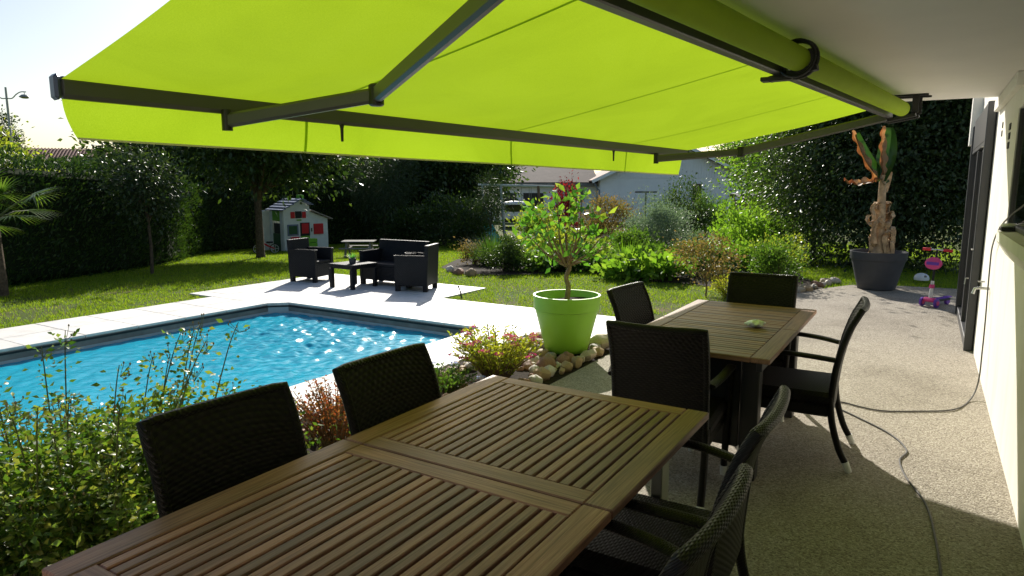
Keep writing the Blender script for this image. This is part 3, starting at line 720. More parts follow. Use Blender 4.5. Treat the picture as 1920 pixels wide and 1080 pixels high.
def make_chair():
    t = empty('dining_chair', 'x', 'chair', group='black woven dining chairs')
    prof = [(-.225, .34), (-.232, .45), (-.245, .58), (-.268, .70), (-.305, .82), (-.36, .93)]
    def pr(v):
        q = v*(len(prof)-1); i = min(int(q), len(prof)-2); a = q-i; return tuple(prof[i][k]*(1-a)+prof[i+1][k]*a for k in (0, 1))
    def bk(u, v, off=0):
        y, z = pr(v); x = (u-.5)*.46*(1+.02*v); yy = y+.018*(2*u-1)**2*(.4+.6*v); z2 = z-.004*(1-(2*u-1)**2)*v
        return (x, yy+off, z2)
    m = MB(); m.grid(lambda u, v: bk(u, v, .014), 14, 16); m.grid(lambda u, v: bk(1-u, v, -.014), 14, 16)
    back = m.build('backrest', 'weave', t, True)
    edge = [bk(0, v/12) for v in range(13)]+[bk(u/12, 1) for u in range(1, 13)]+[bk(1, 1-v/12) for v in range(1, 13)]
    MB().tube(edge, .0185, 10).build('rim', 'rim', back, True)
    MB().box((0, .02, .405), (.51, .50, .075), .022).build('seat', 'weave', t, False)
    MB().box((0, .02, .335), (.49, .47, .07), .012).build('apron', 'weave', t, False)
    for s in (-1, 1):
        leg = MB().tube(spline([(s*.235, -.215, .42), (s*.237, -.232, .28), (s*.24, -.275, .13), (s*.243, -.315, .05)], 5), .019, 10).build('leg', 'rim', t, True)
        MB().tube([(s*.243, -.313, .055), (s*.245, -.338, .0)], [.021, .018], 12).build('foot_cap', 'foot_cap', leg, True)
        leg = MB().tube(spline([(s*.268, .235, .60), (s*.262, .25, .45), (s*.255, .252, .25), (s*.25, .255, .05)], 5), .019, 10).build('leg', 'rim', t, True)
        MB().tube([(s*.25, .255, .055), (s*.249, .256, .0)], [.021, .018], 12).build('foot_cap', 'foot_cap', leg, True)
        arm_ = spline([(s*.25, -.225, .64), (s*.275, -.10, .655), (s*.285, .06, .662), (s*.28, .17, .65), (s*.268, .232, .60)], 6)
        m = MB()
        for i in range(len(arm_)-1): pass
        vv = []; ff = []
        for i, p in enumerate(arm_):
            d = (arm_[min(i+1, len(arm_)-1)]-arm_[max(i-1, 0)]).normalized(); x = Vector((1, 0, 0)); z = d.cross(x).normalized(); x = z.cross(d)
            for k in range(10):
                a = 2*math.pi*k/10; vv.append(p+x*.027*math.cos(a)+z*.014*math.sin(a))
        for i in range(len(arm_)-1):
            for k in range(10): ff.append((i*10+k, i*10+(k+1) % 10, (i+1)*10+(k+1) % 10, (i+1)*10+k))
        fixn(m.add(vv, ff+[tuple(range(10)), tuple(range((len(arm_)-1)*10, len(arm_)*10))]).build('armrest', 'rim', t, True))
    return t
chair = make_chair()
CH = [  # x, y, heading (deg) of the sitter, label
 (-1.50, 1.215, -90-4, 'black woven chair with its back against the tall rose bush at the steel-legged table'),
 (-1.46, 1.925, -90-2, 'black woven chair between the copper barberry and the golden spirea at the steel-legged table'),
 (-.70, 2.08, 90+1, 'black woven armchair on the house side of the steel-legged table, closer to the black-legged table'),
 (-.67, 1.36, 90-1, 'black woven armchair on the house side of the steel-legged table, farther from the black-legged table'),
 (-1.10, 3.40, 0+4, 'black woven armchair standing between the two dining tables with its back to the teak one'),
 (-1.36, 4.19, -90-5, 'black woven chair on the lawn side of the black-legged table behind the green pot'),
 (-1.02, 5.00, 180+3, 'black woven chair at the end of the black-legged table facing the teak table'),
 (-.62, 4.30, 90+3, 'black woven armchair pulled out on the house side of the black-legged table')]
for i, (x, y, a, lb) in enumerate(CH):
    if i == 0: chair.location = (x, y, 0); chair.rotation_euler.z = R(a); chair['label'] = lb
    else: dup(chair, (x, y, 0), R(a), lb)

# ============================================================ POTS
def pot(name, label, pos, rb, rt, h, band, mat):
    t = empty(name, label, 'pot', pos)
    MB().lathe([(rb*.93, 0), (rb, .012), (rt*.93, h-band-.01), (rt*.93, h-band), (rt*.975, h-band+.006), (rt, h-.012), (rt, h), (rt-.02, h), (rt-.03, h-.05), (rt*.86, h-.08)], 56).build('body', mat, t, True)
    m = MB()
    def so(u, v): a = u*6.2832; r = rt*.90*v; return (r*math.cos(a), r*math.sin(a), h-.075+.012*math.sin(9*r*30+a*3)*v+.02*(1-v))
    m.grid(so, 40, 6).build('soil', 'soil', t, True); return t
pot('plant_pot', 'large lime green plastic pot standing on the pebbles', (POT[0], POT[1], .03), .205, .325, .55, .14, 'pot_green')
ct = empty('citrus_tree', 'small gnarled citrus tree with glossy leaves growing in the lime green pot', 'tree', (POT[0], POT[1], .52))
m = MB(); T0 = [(.0, .0, -.0), (.01, .01, .13), (-.01, 0, .22), (.02, .01, .32), (.0, .0, .38)]
m.tube(spline(T0, 4), [.027-.0006*i for i in range(17)], 9)
def lat3(l, d, z): return (l*CS-d*SN, l*SN+d*CS, z)
ends = []
BR = [(-.16, .02, .47), (-.33, .0, .58), (-.42, -.1, .68), (-.24, .12, .78), (-.10, -.05, .92), (.03, .05, 1.0), (.10, -.1, .80), (.22, .05, .66), (.33, .0, .62), (.26, .1, .82), (-.02, .2, .75), (.05, -.2, .66), (-.2, -.2, .70), (.14, .12, .93), (-.28, .05, .66), (.36, -.05, .52)]
for (l, d, z) in BR:
    e = lat3(l, d, z); f0 = Vector((0, 0, .33)); mid = f0.lerp(Vector(e), .5)+Vector((random.uniform(-.04, .04), random.uniform(-.04, .04), -.03)); m.tube([f0, mid, e], [.013, .008, .004], 6, False); ends.append(Vector(e)); ends.append(mid.lerp(Vector(e), .4))
    for q in range(2):
        g = Vector(e)+Vector((random.uniform(-.12, .12), random.uniform(-.12, .12), random.uniform(-.03, .12))); m.tube([e, g], [.004, .002], 5, False); ends.append(g)
m.build('trunk', 'bark_light', ct, True)
E_ = np.array([tuple(e) for e in ends]); n = 300; P = E_[rng.integers(0, len(E_), n)]+rng.normal(size=(n, 3))*.045
leaves('crown', P, unit(P-np.array([0, 0, .6]))*.6+rng.normal(size=(n, 3))*.7, .092, .052, 'citrus', ct)
pot('plant_pot', 'charcoal grey pot on the far end of the terrace', (-.62, 12.05, 0), .27, .41, .60, .13, 'pot_grey')
bn = empty('banana_plant', 'wilted banana plant with peeling brown trunk and two broken leaves', 'plant', (-.62, 12.05, .54))
m = MB(); m.tube(spline([(0, 0, 0), (.0, .0, .25), (-.01, 0, .6), (-.02, 0, .95), (-.03, 0, 1.25)], 5), [.105, .10, .096, .088, .084, .08, .076, .073, .07, .068, .066, .064, .062, .06, .058, .056, .053, .05, .047, .044, .04], 14)
m.build('trunk', 'banana_fibre', bn, True)
def husk(a, z, ln, w, out, down):
    b = Vector((math.cos(a), math.sin(a), 0)); s = Vector((-math.sin(a), math.cos(a), 0)); p0 = b*.075+Vector((0, 0, z))
    def fn(u, v):
        c = p0+b*(out*math.sin(v*2.2))+Vector((0, 0, ln*(v*.5 if down == 0 else .25*math.sin(v*3)-.9*v*v)))
        return c+s*((u-.5)*w*(1-.5*v)+.02*math.sin(v*9+a))+b*(-.25*w*(2*u-1)**2+.02*math.sin(u*11+v*7))
    return MB().grid(fn, 6, 8)
for k in range(34):
    a = random.uniform(0, 6.28); z = random.choice([.05, .08, .12, .2, .3, .42, .5, .65, .8]); o = husk(a, z, random.uniform(.2, .42), random.uniform(.09, .17), random.uniform(.05, .16), k % 3).build('husk', 'banana_fibre', bn, True)
def bleaf(base, tip, w, side, mat, curl=.08, u0=0, u1=1, tear=0.):
    base, tip = Vector(base), Vector(tip); d = tip-base; s = Vector(side).normalized(); nrm = d.cross(s).normalized()
    def fn(u, v):
        uu = u0+(u1-u0)*u; ww = w*(math.sin(math.pi*min(1, .12+v*.82))**.6)*(1+tear*math.sin(v*23+u*5)*abs(2*uu-1)); x = (2*uu-1)
        return base+d*v+s*(x*ww/2)+nrm*(-abs(x)*w*.22+curl*math.sin(v*2.5)+tear*.04*math.sin(v*31))
    return MB().grid(fn, 10, 26)
rt_ = lambda l, z: Vector((l*CS, l*SN, z))
bleaf(rt_(-.03, 1.15), rt_(.02, 1.97), .30, rt_(.25, 0)-Vector((SN, -CS, 0))*-.35, 'banana').build('leaf', 'banana', bn, True)
bleaf(rt_(.0, 1.1), rt_(-.48, 1.88), .27, rt_(.22, .13)+Vector((-SN, CS, 0))*.2, 'banana').build('leaf', 'banana', bn, True)
bleaf(rt_(-.01, 1.18), rt_(-.09, 1.99), .11, rt_(.2, .03), 'bananadry', .03, 0, 1, .35).build('dry_edge', 'bananadry', bn, True)
bleaf(rt_(-.12, 1.15), rt_(-.56, 1.92), .10, rt_(.15, .1), 'bananadry', .03, 0, 1, .4).build('dry_edge', 'bananadry', bn, True)
bleaf(rt_(-.05, 1.2), rt_(-.62, 1.20), .16, Vector((-SN, CS, .5)), 'bananadry', .10, 0, 1, .5).build('torn_leaf', 'bananadry', bn, True)
bleaf(rt_(.03, .98), rt_(.10, 1.30), .07, rt_(.2, 0), 'banana_fibre', .02).build('leaf_stub', 'banana_fibre', bn, True)
# ---------------------------------------------------------- scooter
sc = empty('kick_scooter', "child's pink and purple three-wheel scooter by the patio door", 'scooter', (.20, 10.72, 0), R(150)); sc.scale = (.95, .95, .98)
# local +y is forward
W_ = lambda c, r, w, mat, name, par=sc: MB().tube([(c[0]-w/2, c[1], c[2]), (c[0]-w*.35, c[1], c[2]), (c[0]+w*.35, c[1], c[2]), (c[0]+w/2, c[1], c[2])], [r*.85, r, r, r*.85], 22).build(name, mat, par, True)
for s in (-1, 1):
    wh = W_((s*.10, .20, .062), .062, .035, 'purple', 'wheel'); W_((s*.10, .20, .062), .035, .042, 'pink', 'hub', wh)
W_((0, -.24, .05), .05, .04, 'purple', 'wheel')
MB().box((0, -.04, .085), (.11, .40, .03), .01).build('deck', 'black_plastic', sc); MB().box((0, -.06, .104), (.09, .3, .006), .002).build('grip_pad', 'purple', sc)
MB().box((0, -.24, .11), (.07, .12, .012), .004).build('brake_fender', 'purple', sc)
MB().box((0, .19, .10), (.17, .08, .06), .02).build('front_fork', 'pink', sc)
MB().tube([(0, .19, .10), (0, .165, .36)], .022, 12).build('lower_stem', 'white_plastic', sc, True)
MB().tube([(0, .175, .26), (0, .17, .31)], .034, 14).build('clamp', 'pink', sc, True)
MB().tube([(0, .165, .36), (0, .125, .78)], .015, 12).build('upper_stem', 'black_plastic', sc, True)
MB().tube([(-.19, .12, .785), (.19, .12, .785)], .010, 10).build('handlebar', 'chrome', sc, True)
for s in (-1, 1): MB().tube([(s*.09, .12, .785), (s*.20, .12, .785)], .020, 12).build('handle_grip', 'red', sc, True)
pl = MB(); pl.tube([(0, .165, .60), (0, .175, .60), (0, .20, .605), (0, .205, .606)], [.07, .085, .085, .07], 20); p_ = pl.build('front_plate', 'pink', sc, True); p_.scale = (1.35, 1, 1)
pl = MB(); pl.tube([(0, .15, .60), (0, .16, .60)], [.075, .08], 18); p_ = pl.build('plate_back', 'purple', sc, True); p_.scale = (1.35, 1, 1)
MB().box((0, .207, .60), (.17, .006, .045), .002).build('plate_band', 'purple', sc)
dm = empty('garden_ornament', 'small white dome-shaped garden ornament at the edge of the terrace', 'ornament', G(7.15, 11.6, 0.0))
MB().lathe([(.115, 0), (.12, .03), (.105, .075), (.07, .105), (.03, .118), (.0, .12)], 24).build('dome', 'white_plastic', dm, True)
MB().tube([G(0, -.095, .07), G(0, -.112, .068)], .022, 12).build('spot', 'stone_grey', dm, True)

# ============================================================ LOUNGE SET
def seatset(name, label, cat, w, pos, rz, cush=1):
    t = empty(name, label, cat, pos, rz)        # front = -y
    D, ah, bh = .53, .56, .70; aw = .07
    for s in (-1, 1):
        MB().box((s*(w/2-aw/2), 0, ah/2+.045), (aw, D, ah-.09), .008).build('arm_panel', 'resin', t)
        MB().box((s*(w/2-aw/2), -.005, ah-.011), (aw+.012, D+.01, .022), .006).build('armrest_cap', 'resin', t)
        for sy in (-1, 1): MB().box((s*(w/2-.04), sy*(D/2-.04), .05), (.07, .07, .10), .004).build('foot', 'resin', t)
    m = MB(); m.add([(x, y, z) for x in (-w/2+.005, w/2-.005) for (y, z) in ((.20, .09), (.262, .09), (.29, bh), (.235, bh))], [(0, 1, 2, 3), (7, 6, 5, 4), (0, 4, 5, 1), (1, 5, 6, 2), (2, 6, 7, 3), (3, 7, 4, 0)])
    fixn(m.build('backrest', 'resin', t)); MB().box((0, .263, bh+.008), (w-.005, .065, .018), .005).build('back_cap', 'resin', t)
    MB().box((0, -.03, .335), (w-2*aw-.004, .44, .05), .008).build('seat', 'resin', t)
    MB().box((0, -.245, .20), (w-2*aw-.004, .03, .22), .004).build('front_apron', 'resin', t)
    return t
seatset('garden_armchair', 'black resin armchair nearest the playhouse, turned towards the coffee table', 'armchair', .54, (-9.02, 8.0, 0), R(90+12))
seatset('garden_armchair', 'black resin armchair with its back to the planted garden bed, across the coffee table', 'armchair', .54, (-6.80, 8.14, 0), R(-90+20))
seatset('garden_sofa', 'black resin two-seat sofa behind the low coffee table', 'sofa', 1.06, (-7.47, 8.38, 0), R(1))
cf = empty('coffee_table', 'low square black resin coffee table holding a small succulent', 'table', (-7.85, 7.82, 0), R(-3))
MB().box((0, 0, .376), (.55, .55, .028), .005).build('table_top', 'resin', cf); MB().box((0, 0, .339), (.51, .51, .045), .004).build('apron', 'resin', cf)
for sx in (-1, 1):
    for sy in (-1, 1): MB().box((sx*.24, sy*.24, .158), (.06, .06, .316), .004).build('leg', 'resin', cf)
su = empty('succulent', 'small spiky green succulent in a dark cup on the coffee table', 'plant', (-7.80, 7.76, .390))
MB().lathe([(.042, 0), (.052, .004), (.058, .085), (.05, .085), (.047, .07)], 22).build('cup', 'pot_grey', su, True)
n = 46; a = rng.random(n)*6.28; q = rng.random(n); blades('leaves', np.stack([np.cos(a)*.012, np.sin(a)*.012, np.full(n, .07)], 1), np.stack([np.cos(a)*(.2+q), np.sin(a)*(.2+q), np.ones(n)*.9], 1), .13*(.7+.4*rng.random(n)), .022, .1, 'succulent', su)
sp = empty('sprinkler', 'thin dark sprinkler stick leaning in the grass by the pool deck', 'sprinkler', (-5.72, 7.86, -.02))
MB().tube([(0, 0, 0), (-.02, .0, .10), (-.05, 0, .17)], [.012, .010, .007], 8).build('spike', 'black_plastic', sp, True); MB().tube([(-.05, 0, .165), (-.062, 0, .19)], .013, 8).build('head', 'black_plastic', sp, True)

# ============================================================ PLAY THINGS
ph = empty('playhouse', "child's white plastic playhouse with red shutters and blue-grey slatted roof", 'playhouse', G(-7.35, 23.4), R(49+26))
def pb(m, name, mat, par=ph): return m.build(name, mat, par)
# local: front wall at y=0 facing -y, body extends +y
wl = MB()
def wallp(poly, y0, y1): wl.extrude_y(poly, y0, y1)
wallp([(-.62, 0), (-.62, 1.42), (0, 1.76), (.34, 1.57), (.34, 0)], 0, .06)      # gable front, openings are set as recessed panels below
wallp([(.34, 0), (.34, 1.36), (1.02, 1.10), (1.02, 0)], .0, .055)
fixn(pb(wl, 'front_wall', 'house_white'))
pb(MB().box((1.0, .55, .54), (.05, 1.0, 1.08), .01), 'side_wall', 'house_white')
pb(MB().box((0, 1.13, .7), (1.9, .05, 1.4), .01), 'back_wall', 'house_white')
for y in (.16, .98): pb(MB().box((-.60, y, .70), (.07, .22, 1.40), .01), 'corner_post', 'house_white')
pb(MB().box((-.60, .57, .30), (.05, .62, .60), .01), 'side_panel', 'dark_green'); pb(MB().box((-.60, .57, 1.22), (.05, .62, .36), .01), 'side_panel', 'lime_dark'); pb(MB().box((-.57, .57, .78), (.02, .62, .36)), 'window', 'black_plastic')
for k in range(5):
    f0, f1 = k/5, (k+1)/5-.02
    for sgn, x0, z0, x1, z1 in ((-1, 0, 1.80, -.76, 1.38), (1, 0, 1.80, .42, 1.57)):
        a0 = Vector((x0+(x1-x0)*f0, .48, z0+(z1-z0)*f0+.01*(k % 2))); a1 = Vector((x0+(x1-x0)*f1, .48, z0+(z1-z0)*f1+.035))
        n_ = MB(); n_.bar(a0, a1, 1.36, .035, .006); pb(n_, 'roof_slat', 'slate_blue')
n_ = MB(); n_.bar((.38, .5, 1.40), (1.16, .5, 1.08), 1.25, .04, .008); pb(n_, 'lean_to_roof', plain('taupe_roof', (.22, .20, .17), .6))
ch_ = pb(MB().box((.14, .25, 1.83), (.20, .2, .22), .02), 'chimney', 'lime_dark'); pb(MB().box((.03, .0, 1.80), (.10, .10, .10), .02), 'ridge_ornament', 'lime_dark')
def shut(x0, x1, z0, z1, mat, name, y=-.012, t=.03): return pb(MB().box(((x0+x1)/2, y, (z0+z1)/2), (x1-x0, t, z1-z0), .006), name, mat)
shut(-.36, -.21, 1.14, 1.36, 'red', 'shutter'); shut(.06, .20, 1.14, 1.36, 'red', 'shutter'); shut(-.19, .04, 1.14, 1.38, 'black_plastic', 'window'); shut(-.15, .02, 1.05, 1.10, 'lime_dark', 'door_sign', -.02)
shut(-.50, -.10, .54, .93, 'slate_blue', 'window'); shut(-.45, -.15, .59, .88, 'dark_green', 'window_pane', -.02)
shut(-.40, -.12, .42, .50, 'red', 'window_box', -.06, .10)
shut(-.03, .32, .52, .98, 'black_plastic', 'doorway'); shut(.02, .28, .60, .95, 'red', 'inner_panel', -.02); shut(-.02, .31, .05, .52, 'lime_dark', 'half_door', -.02)
shut(.37, .41, .66, .78, 'black_plastic', 'doorbell', -.02, .02)
shut(.47, .83, .56, .93, 'red', 'sliding_shutter', -.02, .04); shut(.50, .80, .60, .89, 'red', 'shutter_panel', -.034, .02)
bx_ = empty('planter_box', 'bright green slatted plastic planter box beside the playhouse', 'planter', G(-6.85, 22.6), R(49+20))
for k in range(3): MB().box((0, 0, .10+.14*k), (.50, .26, .13), .012).build('slat', 'lime_dark', bx_)
bk_ = empty('balance_bike', "child's dark red balance bike with white wheels beside the playhouse", 'bike', G(-8.05, 21.9), R(42))
for s in (-1, 1):
    m = MB(); m.tube([(s*.27+.15*math.cos(t), 0, .15+.15*math.sin(t)) for t in np.linspace(0, 6.2832, 25)], .017, 8, False); wh = m.build('wheel', 'rubber', bk_, True)
    m = MB(); m.tube([(s*.27+.128*math.cos(t), 0, .15+.128*math.sin(t)) for t in np.linspace(0, 6.2832, 25)], .010, 6, False)
    for q in range(5): t = q*1.2566; m.tube([(s*.27, 0, .15), (s*.27+.128*math.cos(t), 0, .15+.128*math.sin(t))], .009, 5, False)
    m.build('rim', 'white_plastic', wh, True)
MB().tube([(-.27, 0, .15), (-.2, 0, .42), (-.18, 0, .52)], .02, 8).build('fork', 'red', bk_, True); MB().tube([(-.2, 0, .40), (.05, 0, .25), (.27, 0, .15)], [.025, .03, .02], 8).build('frame', 'red', bk_, True)
MB().tube([(-.18, -.2, .53), (-.18, .2, .53)], .014, 8).build('handlebar', 'black_plastic', bk_, True); MB().box((.12, 0, .36), (.22, .11, .05), .02).build('saddle', 'black_plastic', bk_); MB().tube([(.10, 0, .24), (.12, 0, .35)], .014, 8).build('seat_post', 'chrome', bk_, True)
pt = empty('picnic_table', 'small grey picnic table on the shaded grass behind the lounge set', 'table', G(-4.25, 18.6), R(35)); pt.scale = (.9, .9, .78)
for k in range(5): MB().box((0, -.24+.12*k, .58), (1.0, .108, .03), .004).build('plank', plain('grey_plank', (.30, .29, .29), .7) if k == 0 else 'stone_grey', pt)
for s in (-1, 1):
    MB().box((0, s*.52, .36), (1.0, .2, .03), .004).build('bench_plank', 'stone_grey', pt)
    for q in (-1, 1): m = MB(); m.bar((s*.36, q*.10, .57), (s*.36, q*.45, 0), .06, .05, .004); m.build('leg', 'stone_grey', pt)
    MB().box((s*.30, 0, .33), (.05, 1.1, .05), .004).build('brace', 'stone_grey', pt)
sw = empty('swing_set', 'wooden swing set with long pale beam standing beyond the garden beds', 'swing', G(.2, 28), R(31.7))
def swp(m, name, mat): return m.build(name, mat, sw, True)
zt = 2.42
swp(MB().tube([(-1.6, 0, zt+.05), (1.55, 0, zt-.02)], .055, 10), 'beam', plain('pale_beam', (.52, .55, .46), .7))
for x, mt in ((-1.3, 'steel'), (-.55, 'steel'), (1.0, 'post_wood')):
    swp(MB().tube([(x-.12, -.1, zt), (x+.08, -.75, 0)], .05, 8), 'leg', mt); swp(MB().tube([(x-.12, .1, zt), (x+.08, .75, 0)], .05, 8), 'leg', 'post_wood')
for x in (.35, .75):
    for q in (-.02, .02): swp(MB().tube([(x+q*8, 0, zt), (x+q*8, 0, .5)], .012, 6), 'rope', 'steel')
    swp(MB().box((x, 0, .49), (.4, .18, .03), .006), 'swing_seat', 'turquoise')
sl = empty('slide', 'turquoise plastic toy slide rising behind the strap-leaved clump', 'slide', G(-.55, 25.5), R(60))
m = MB(); m.grid(lambda u, v: ((u-.5)*.45, v*1.5, .1+1.05*v+.10*abs(2*u-1)**3), 10, 12); m.build('chute', 'turquoise', sl, True)
for s in (-1, 1):
    MB().tube([(s*.22, 1.5, 1.35), (s*.26, 1.9, 0)], .035, 8).build('ladder_rail', 'turquoise', sl, True); MB().tube([(s*.23, 1.3, 1.02), (s*.23, 1.5, 1.35)], .04, 8).build('side_grip', 'turquoise', sl, True)
for k in range(4): MB().tube([(-.25, 1.85-.09*k, .2+.27*k), (.25, 1.85-.09*k, .2+.27*k)], .02, 6).build('rung', 'turquoise', sl, True)

# ============================================================ NEIGHBOURS
def garden_empty(name, label, cat, lat, dep, rz=YAW, z=None, group=None): return empty(name, label, cat, G(lat, dep, z), rz, group)
nh = garden_empty('neighbour_house', 'pale house with low gable, downpipe and carport beyond the shrubs', 'house', 13.1, 55, R(31.7))
gw = 5.95; ez = 3.55; pz = 6.35
w_ = MB(); w_.extrude_y([(-gw, 0), (-gw, ez), (0, pz), (gw, ez), (gw, 0)], 0, 9); fixn(w_.build('wall', 'render_blue', nh))
for k in range(54):       # vertical cladding boards of the gable
    x = -gw+.11+k*.22
    if x > gw: break
    top = ez+(pz-ez)*(1-abs(x)/gw)-.12
    if top > ez+.05: MB().box((x, -.02, (ez+top)/2-.02), (.205, .03, top-ez+.0), .004).build('cladding_board', 'render_blue', nh)
for s in (-1, 1):
    m = MB(); a = Vector((0, 4.3, pz+.12)); b = Vector((s*(gw+.75), 4.3, ez-.24)); m.bar(a, b, 10.2, .16, .01); m.build('roof', 'tile_roof', nh)
    m = MB(); m.bar((0, -.82, pz+.05), (s*(gw+.75), -.82, ez-.30), .03, .24, .004, (0, 0, 1)); m.build('verge_board', 'render_blue', nh)
    m = MB(); m.tube([(s*(gw+.6), -.5, ez-.3), (s*(gw+.3), -.25, ez-.75), (s*(gw+.06), -.08, ez-1.0), (s*(gw+.06), -.08, 0)], .055, 8); m.build('downpipe', 'slate_blue', nh, True)
wd = MB().box((1.9, -.01, 2.35), (.75, .06, 1.5), .006).build('window', 'glass', nh)
m = MB()
for dx in (-.42, .42): m.box((1.9+dx, -.05, 2.35), (.09, .06, 1.6), .004)
m.box((1.9, -.05, 3.15), (.95, .06, .09), .004); m.build('frame', 'render_blue', wd)
# left wing with carport
MB().box((-11.0, 4.8, 1.5), (10, 6, 3.0)).build('wing_wall', 'render_blue', nh); m = MB(); m.bar((-12.2, 1.2, 3.15), (-12.2, 7.5, 5.0), 12.6, .16, .01); m.build('wing_roof', plain('dark_tiles', (.075, .055, .048), .85, .1, var=.3, scale=2), nh)
MB().box((-12.2, 1.1, 3.02), (12.6, .14, .26), .01).build('fascia', 'stone_grey', nh)
for x in (-13.6, -11.3): MB().box((x, 1.76, 1.2), (1.7, .05, 2.3), .01).build('carport_opening', 'black_plastic', nh)
sh_ = MB().box((-7.9, 1.74, 2.1), (1.6, .06, 1.0), .01).build('shutter', 'stone_grey', nh)
sd = garden_empty('garden_shed', 'dark wooden garden shed with wavy roof beside the pale house', 'shed', 15.9, 44, R(31.7))
for k in range(9): MB().box((-.98+.245*k, 0, 1.05), (.235, .05, 2.1), .006).build('plank', plain('shed_wood', (.07, .055, .045), .8, .1) if k == 0 else 'post_wood', sd)
MB().box((0, .9, 1.0), (2.1, 1.7, 2.0)).build('body', 'post_wood', sd); MB().grid(lambda u, v: (-1.25+2.5*u, -.3+v*2.4, 2.15+.5*v*(1-v)*2+.05*math.sin(u*30)), 30, 6).build('roof', 'stone_grey', sd, True)
vn = garden_empty('parked_van', 'white van parked in front of the carport', 'van', .25, 47, R(31.7+4))
prof = [(-1.0, .35), (-1.05, .9), (-.92, 1.45), (-.70, 1.78), (0, 1.86), (.70, 1.78), (.92, 1.45), (1.05, .9), (1.0, .35)]
m = MB(); L_ = [(0, .92), (.10, 1), (2.2, 1), (2.6, .985)]
for (yy, k) in L_: m.v += [(x*k, yy, .35+(z-.35)*k) for x, z in prof]
n = len(prof)
for i in range(len(L_)-1):
    for j in range(n): m.f.append((i*n+j, i*n+(j+1) % n, (i+1)*n+(j+1) % n, (i+1)*n+j))
m.f.append(tuple(range(n))); m.f.append(tuple((len(L_)-1)*n+j for j in range(n))); fixn(m.build('body', 'van_white', vn, True))
MB().box((0, -.005, 1.38), (1.45, .05, .50), .02).build('rear_window', 'glass', vn); MB().box((0, -.01, .52), (1.95, .12, .24), .03).build('bumper', 'black_plastic', vn); MB().box((0, -.02, .85), (.52, .02, .11), .004).build('number_plate', 'white_plastic', vn)
for s in (-1, 1):
    MB().box((s*.93, .0, 1.05), (.12, .06, .5), .01).build('tail_light', 'red', vn); MB().tube([(s*.80, .55, .32), (s*1.0, .55, .32)], .32, 18).build('wheel', 'rubber', vn, True); MB().box((s*1.02, 1.6, 1.4), (.03, 1.2, .45), .01).build('side_window', 'glass', vn)
bh_ = garden_empty('far_house', 'distant house with brown ribbed roof showing above the hedge', 'house', -44.5, 70, R(31.7+20))
MB().box((0, 3, 2.2), (11, 6, 6.4)).build('wall', 'beige_render', bh_)
m = MB(); m.bar((0, -.6, 5.15), (0, 3, 6.75), 12.2, .18, .01); m.build('roof', 'tile_roof', bh_); m = MB(); m.bar((0, 6.6, 5.15), (0, 3, 6.75), 12.2, .18, .01); m.build('roof', 'tile_roof', bh_)
for k in range(40): m = MB(); m.tube([(-6+.305*k, -.62, 5.25), (-6+.305*k, 3, 6.86)], .085, 6); m.build('roof_rib', 'tile_roof', bh_, True)
for x in (-1.5, 3.0): MB().box((x, -.02, 4.6), (1.1, .08, .7), .01).build('window', 'glass', bh_)
lp = garden_empty('street_lamp', 'tall grey double-arm street lamp beyond the hedge', 'lamp', -32.9, 45, R(31.7))
MB().tube([(0, 0, 0), (0, 0, 4), (0, 0, 9.25)], [.13, .10, .06], 12).build('post', 'steel', lp, True)
for s in (-1, 1):
    m = MB(); m.tube(spline([(0, 0, 8.55), (s*.35, 0, 8.55), (s*.65, 0, 8.80), (s*.95, 0, 8.95), (s*1.3, 0, 8.95)], 5), .035, 8); ar = m.build('arm', 'steel', lp, True)
    MB().tube([(s*1.18, 0, 8.95), (s*1.18, 0, 8.80)], .02, 6).build('hanger', 'steel', ar, True)
    MB().lathe([(.03, .80), (.17, .77), (.30, .66), (.32, .62), (.16, .54), (.0, .52)], 20, (s*1.18, 0, 8.0)).build('lantern', 'steel', ar, True)
tp_ = garden_empty('washing_line_post', 'dark T-shaped washing line post in front of the pale house', 'post', 9.1, 46, R(31.7))
MB().tube([(0, 0, 0), (0, 0, 2.5)], .05, 8).build('post', 'black_plastic', tp_, True); MB().box((0, 0, 2.5), (1.5, .08, .1), .01).build('crossbar', 'black_plastic', tp_)
for i, (la, de) in enumerate(((6.9, 42), (13.1, 42))):
    o = MB().tube([(0, 0, 0), (0, 0, 1.5)], .035, 8).build('fence_post', 'black_plastic', None, True, G(la, de)); tag(o, ['thin dark fence post left of the washing line post', 'thin dark fence post near the corner downpipe of the pale house'][i], 'post', 'wire fence posts')

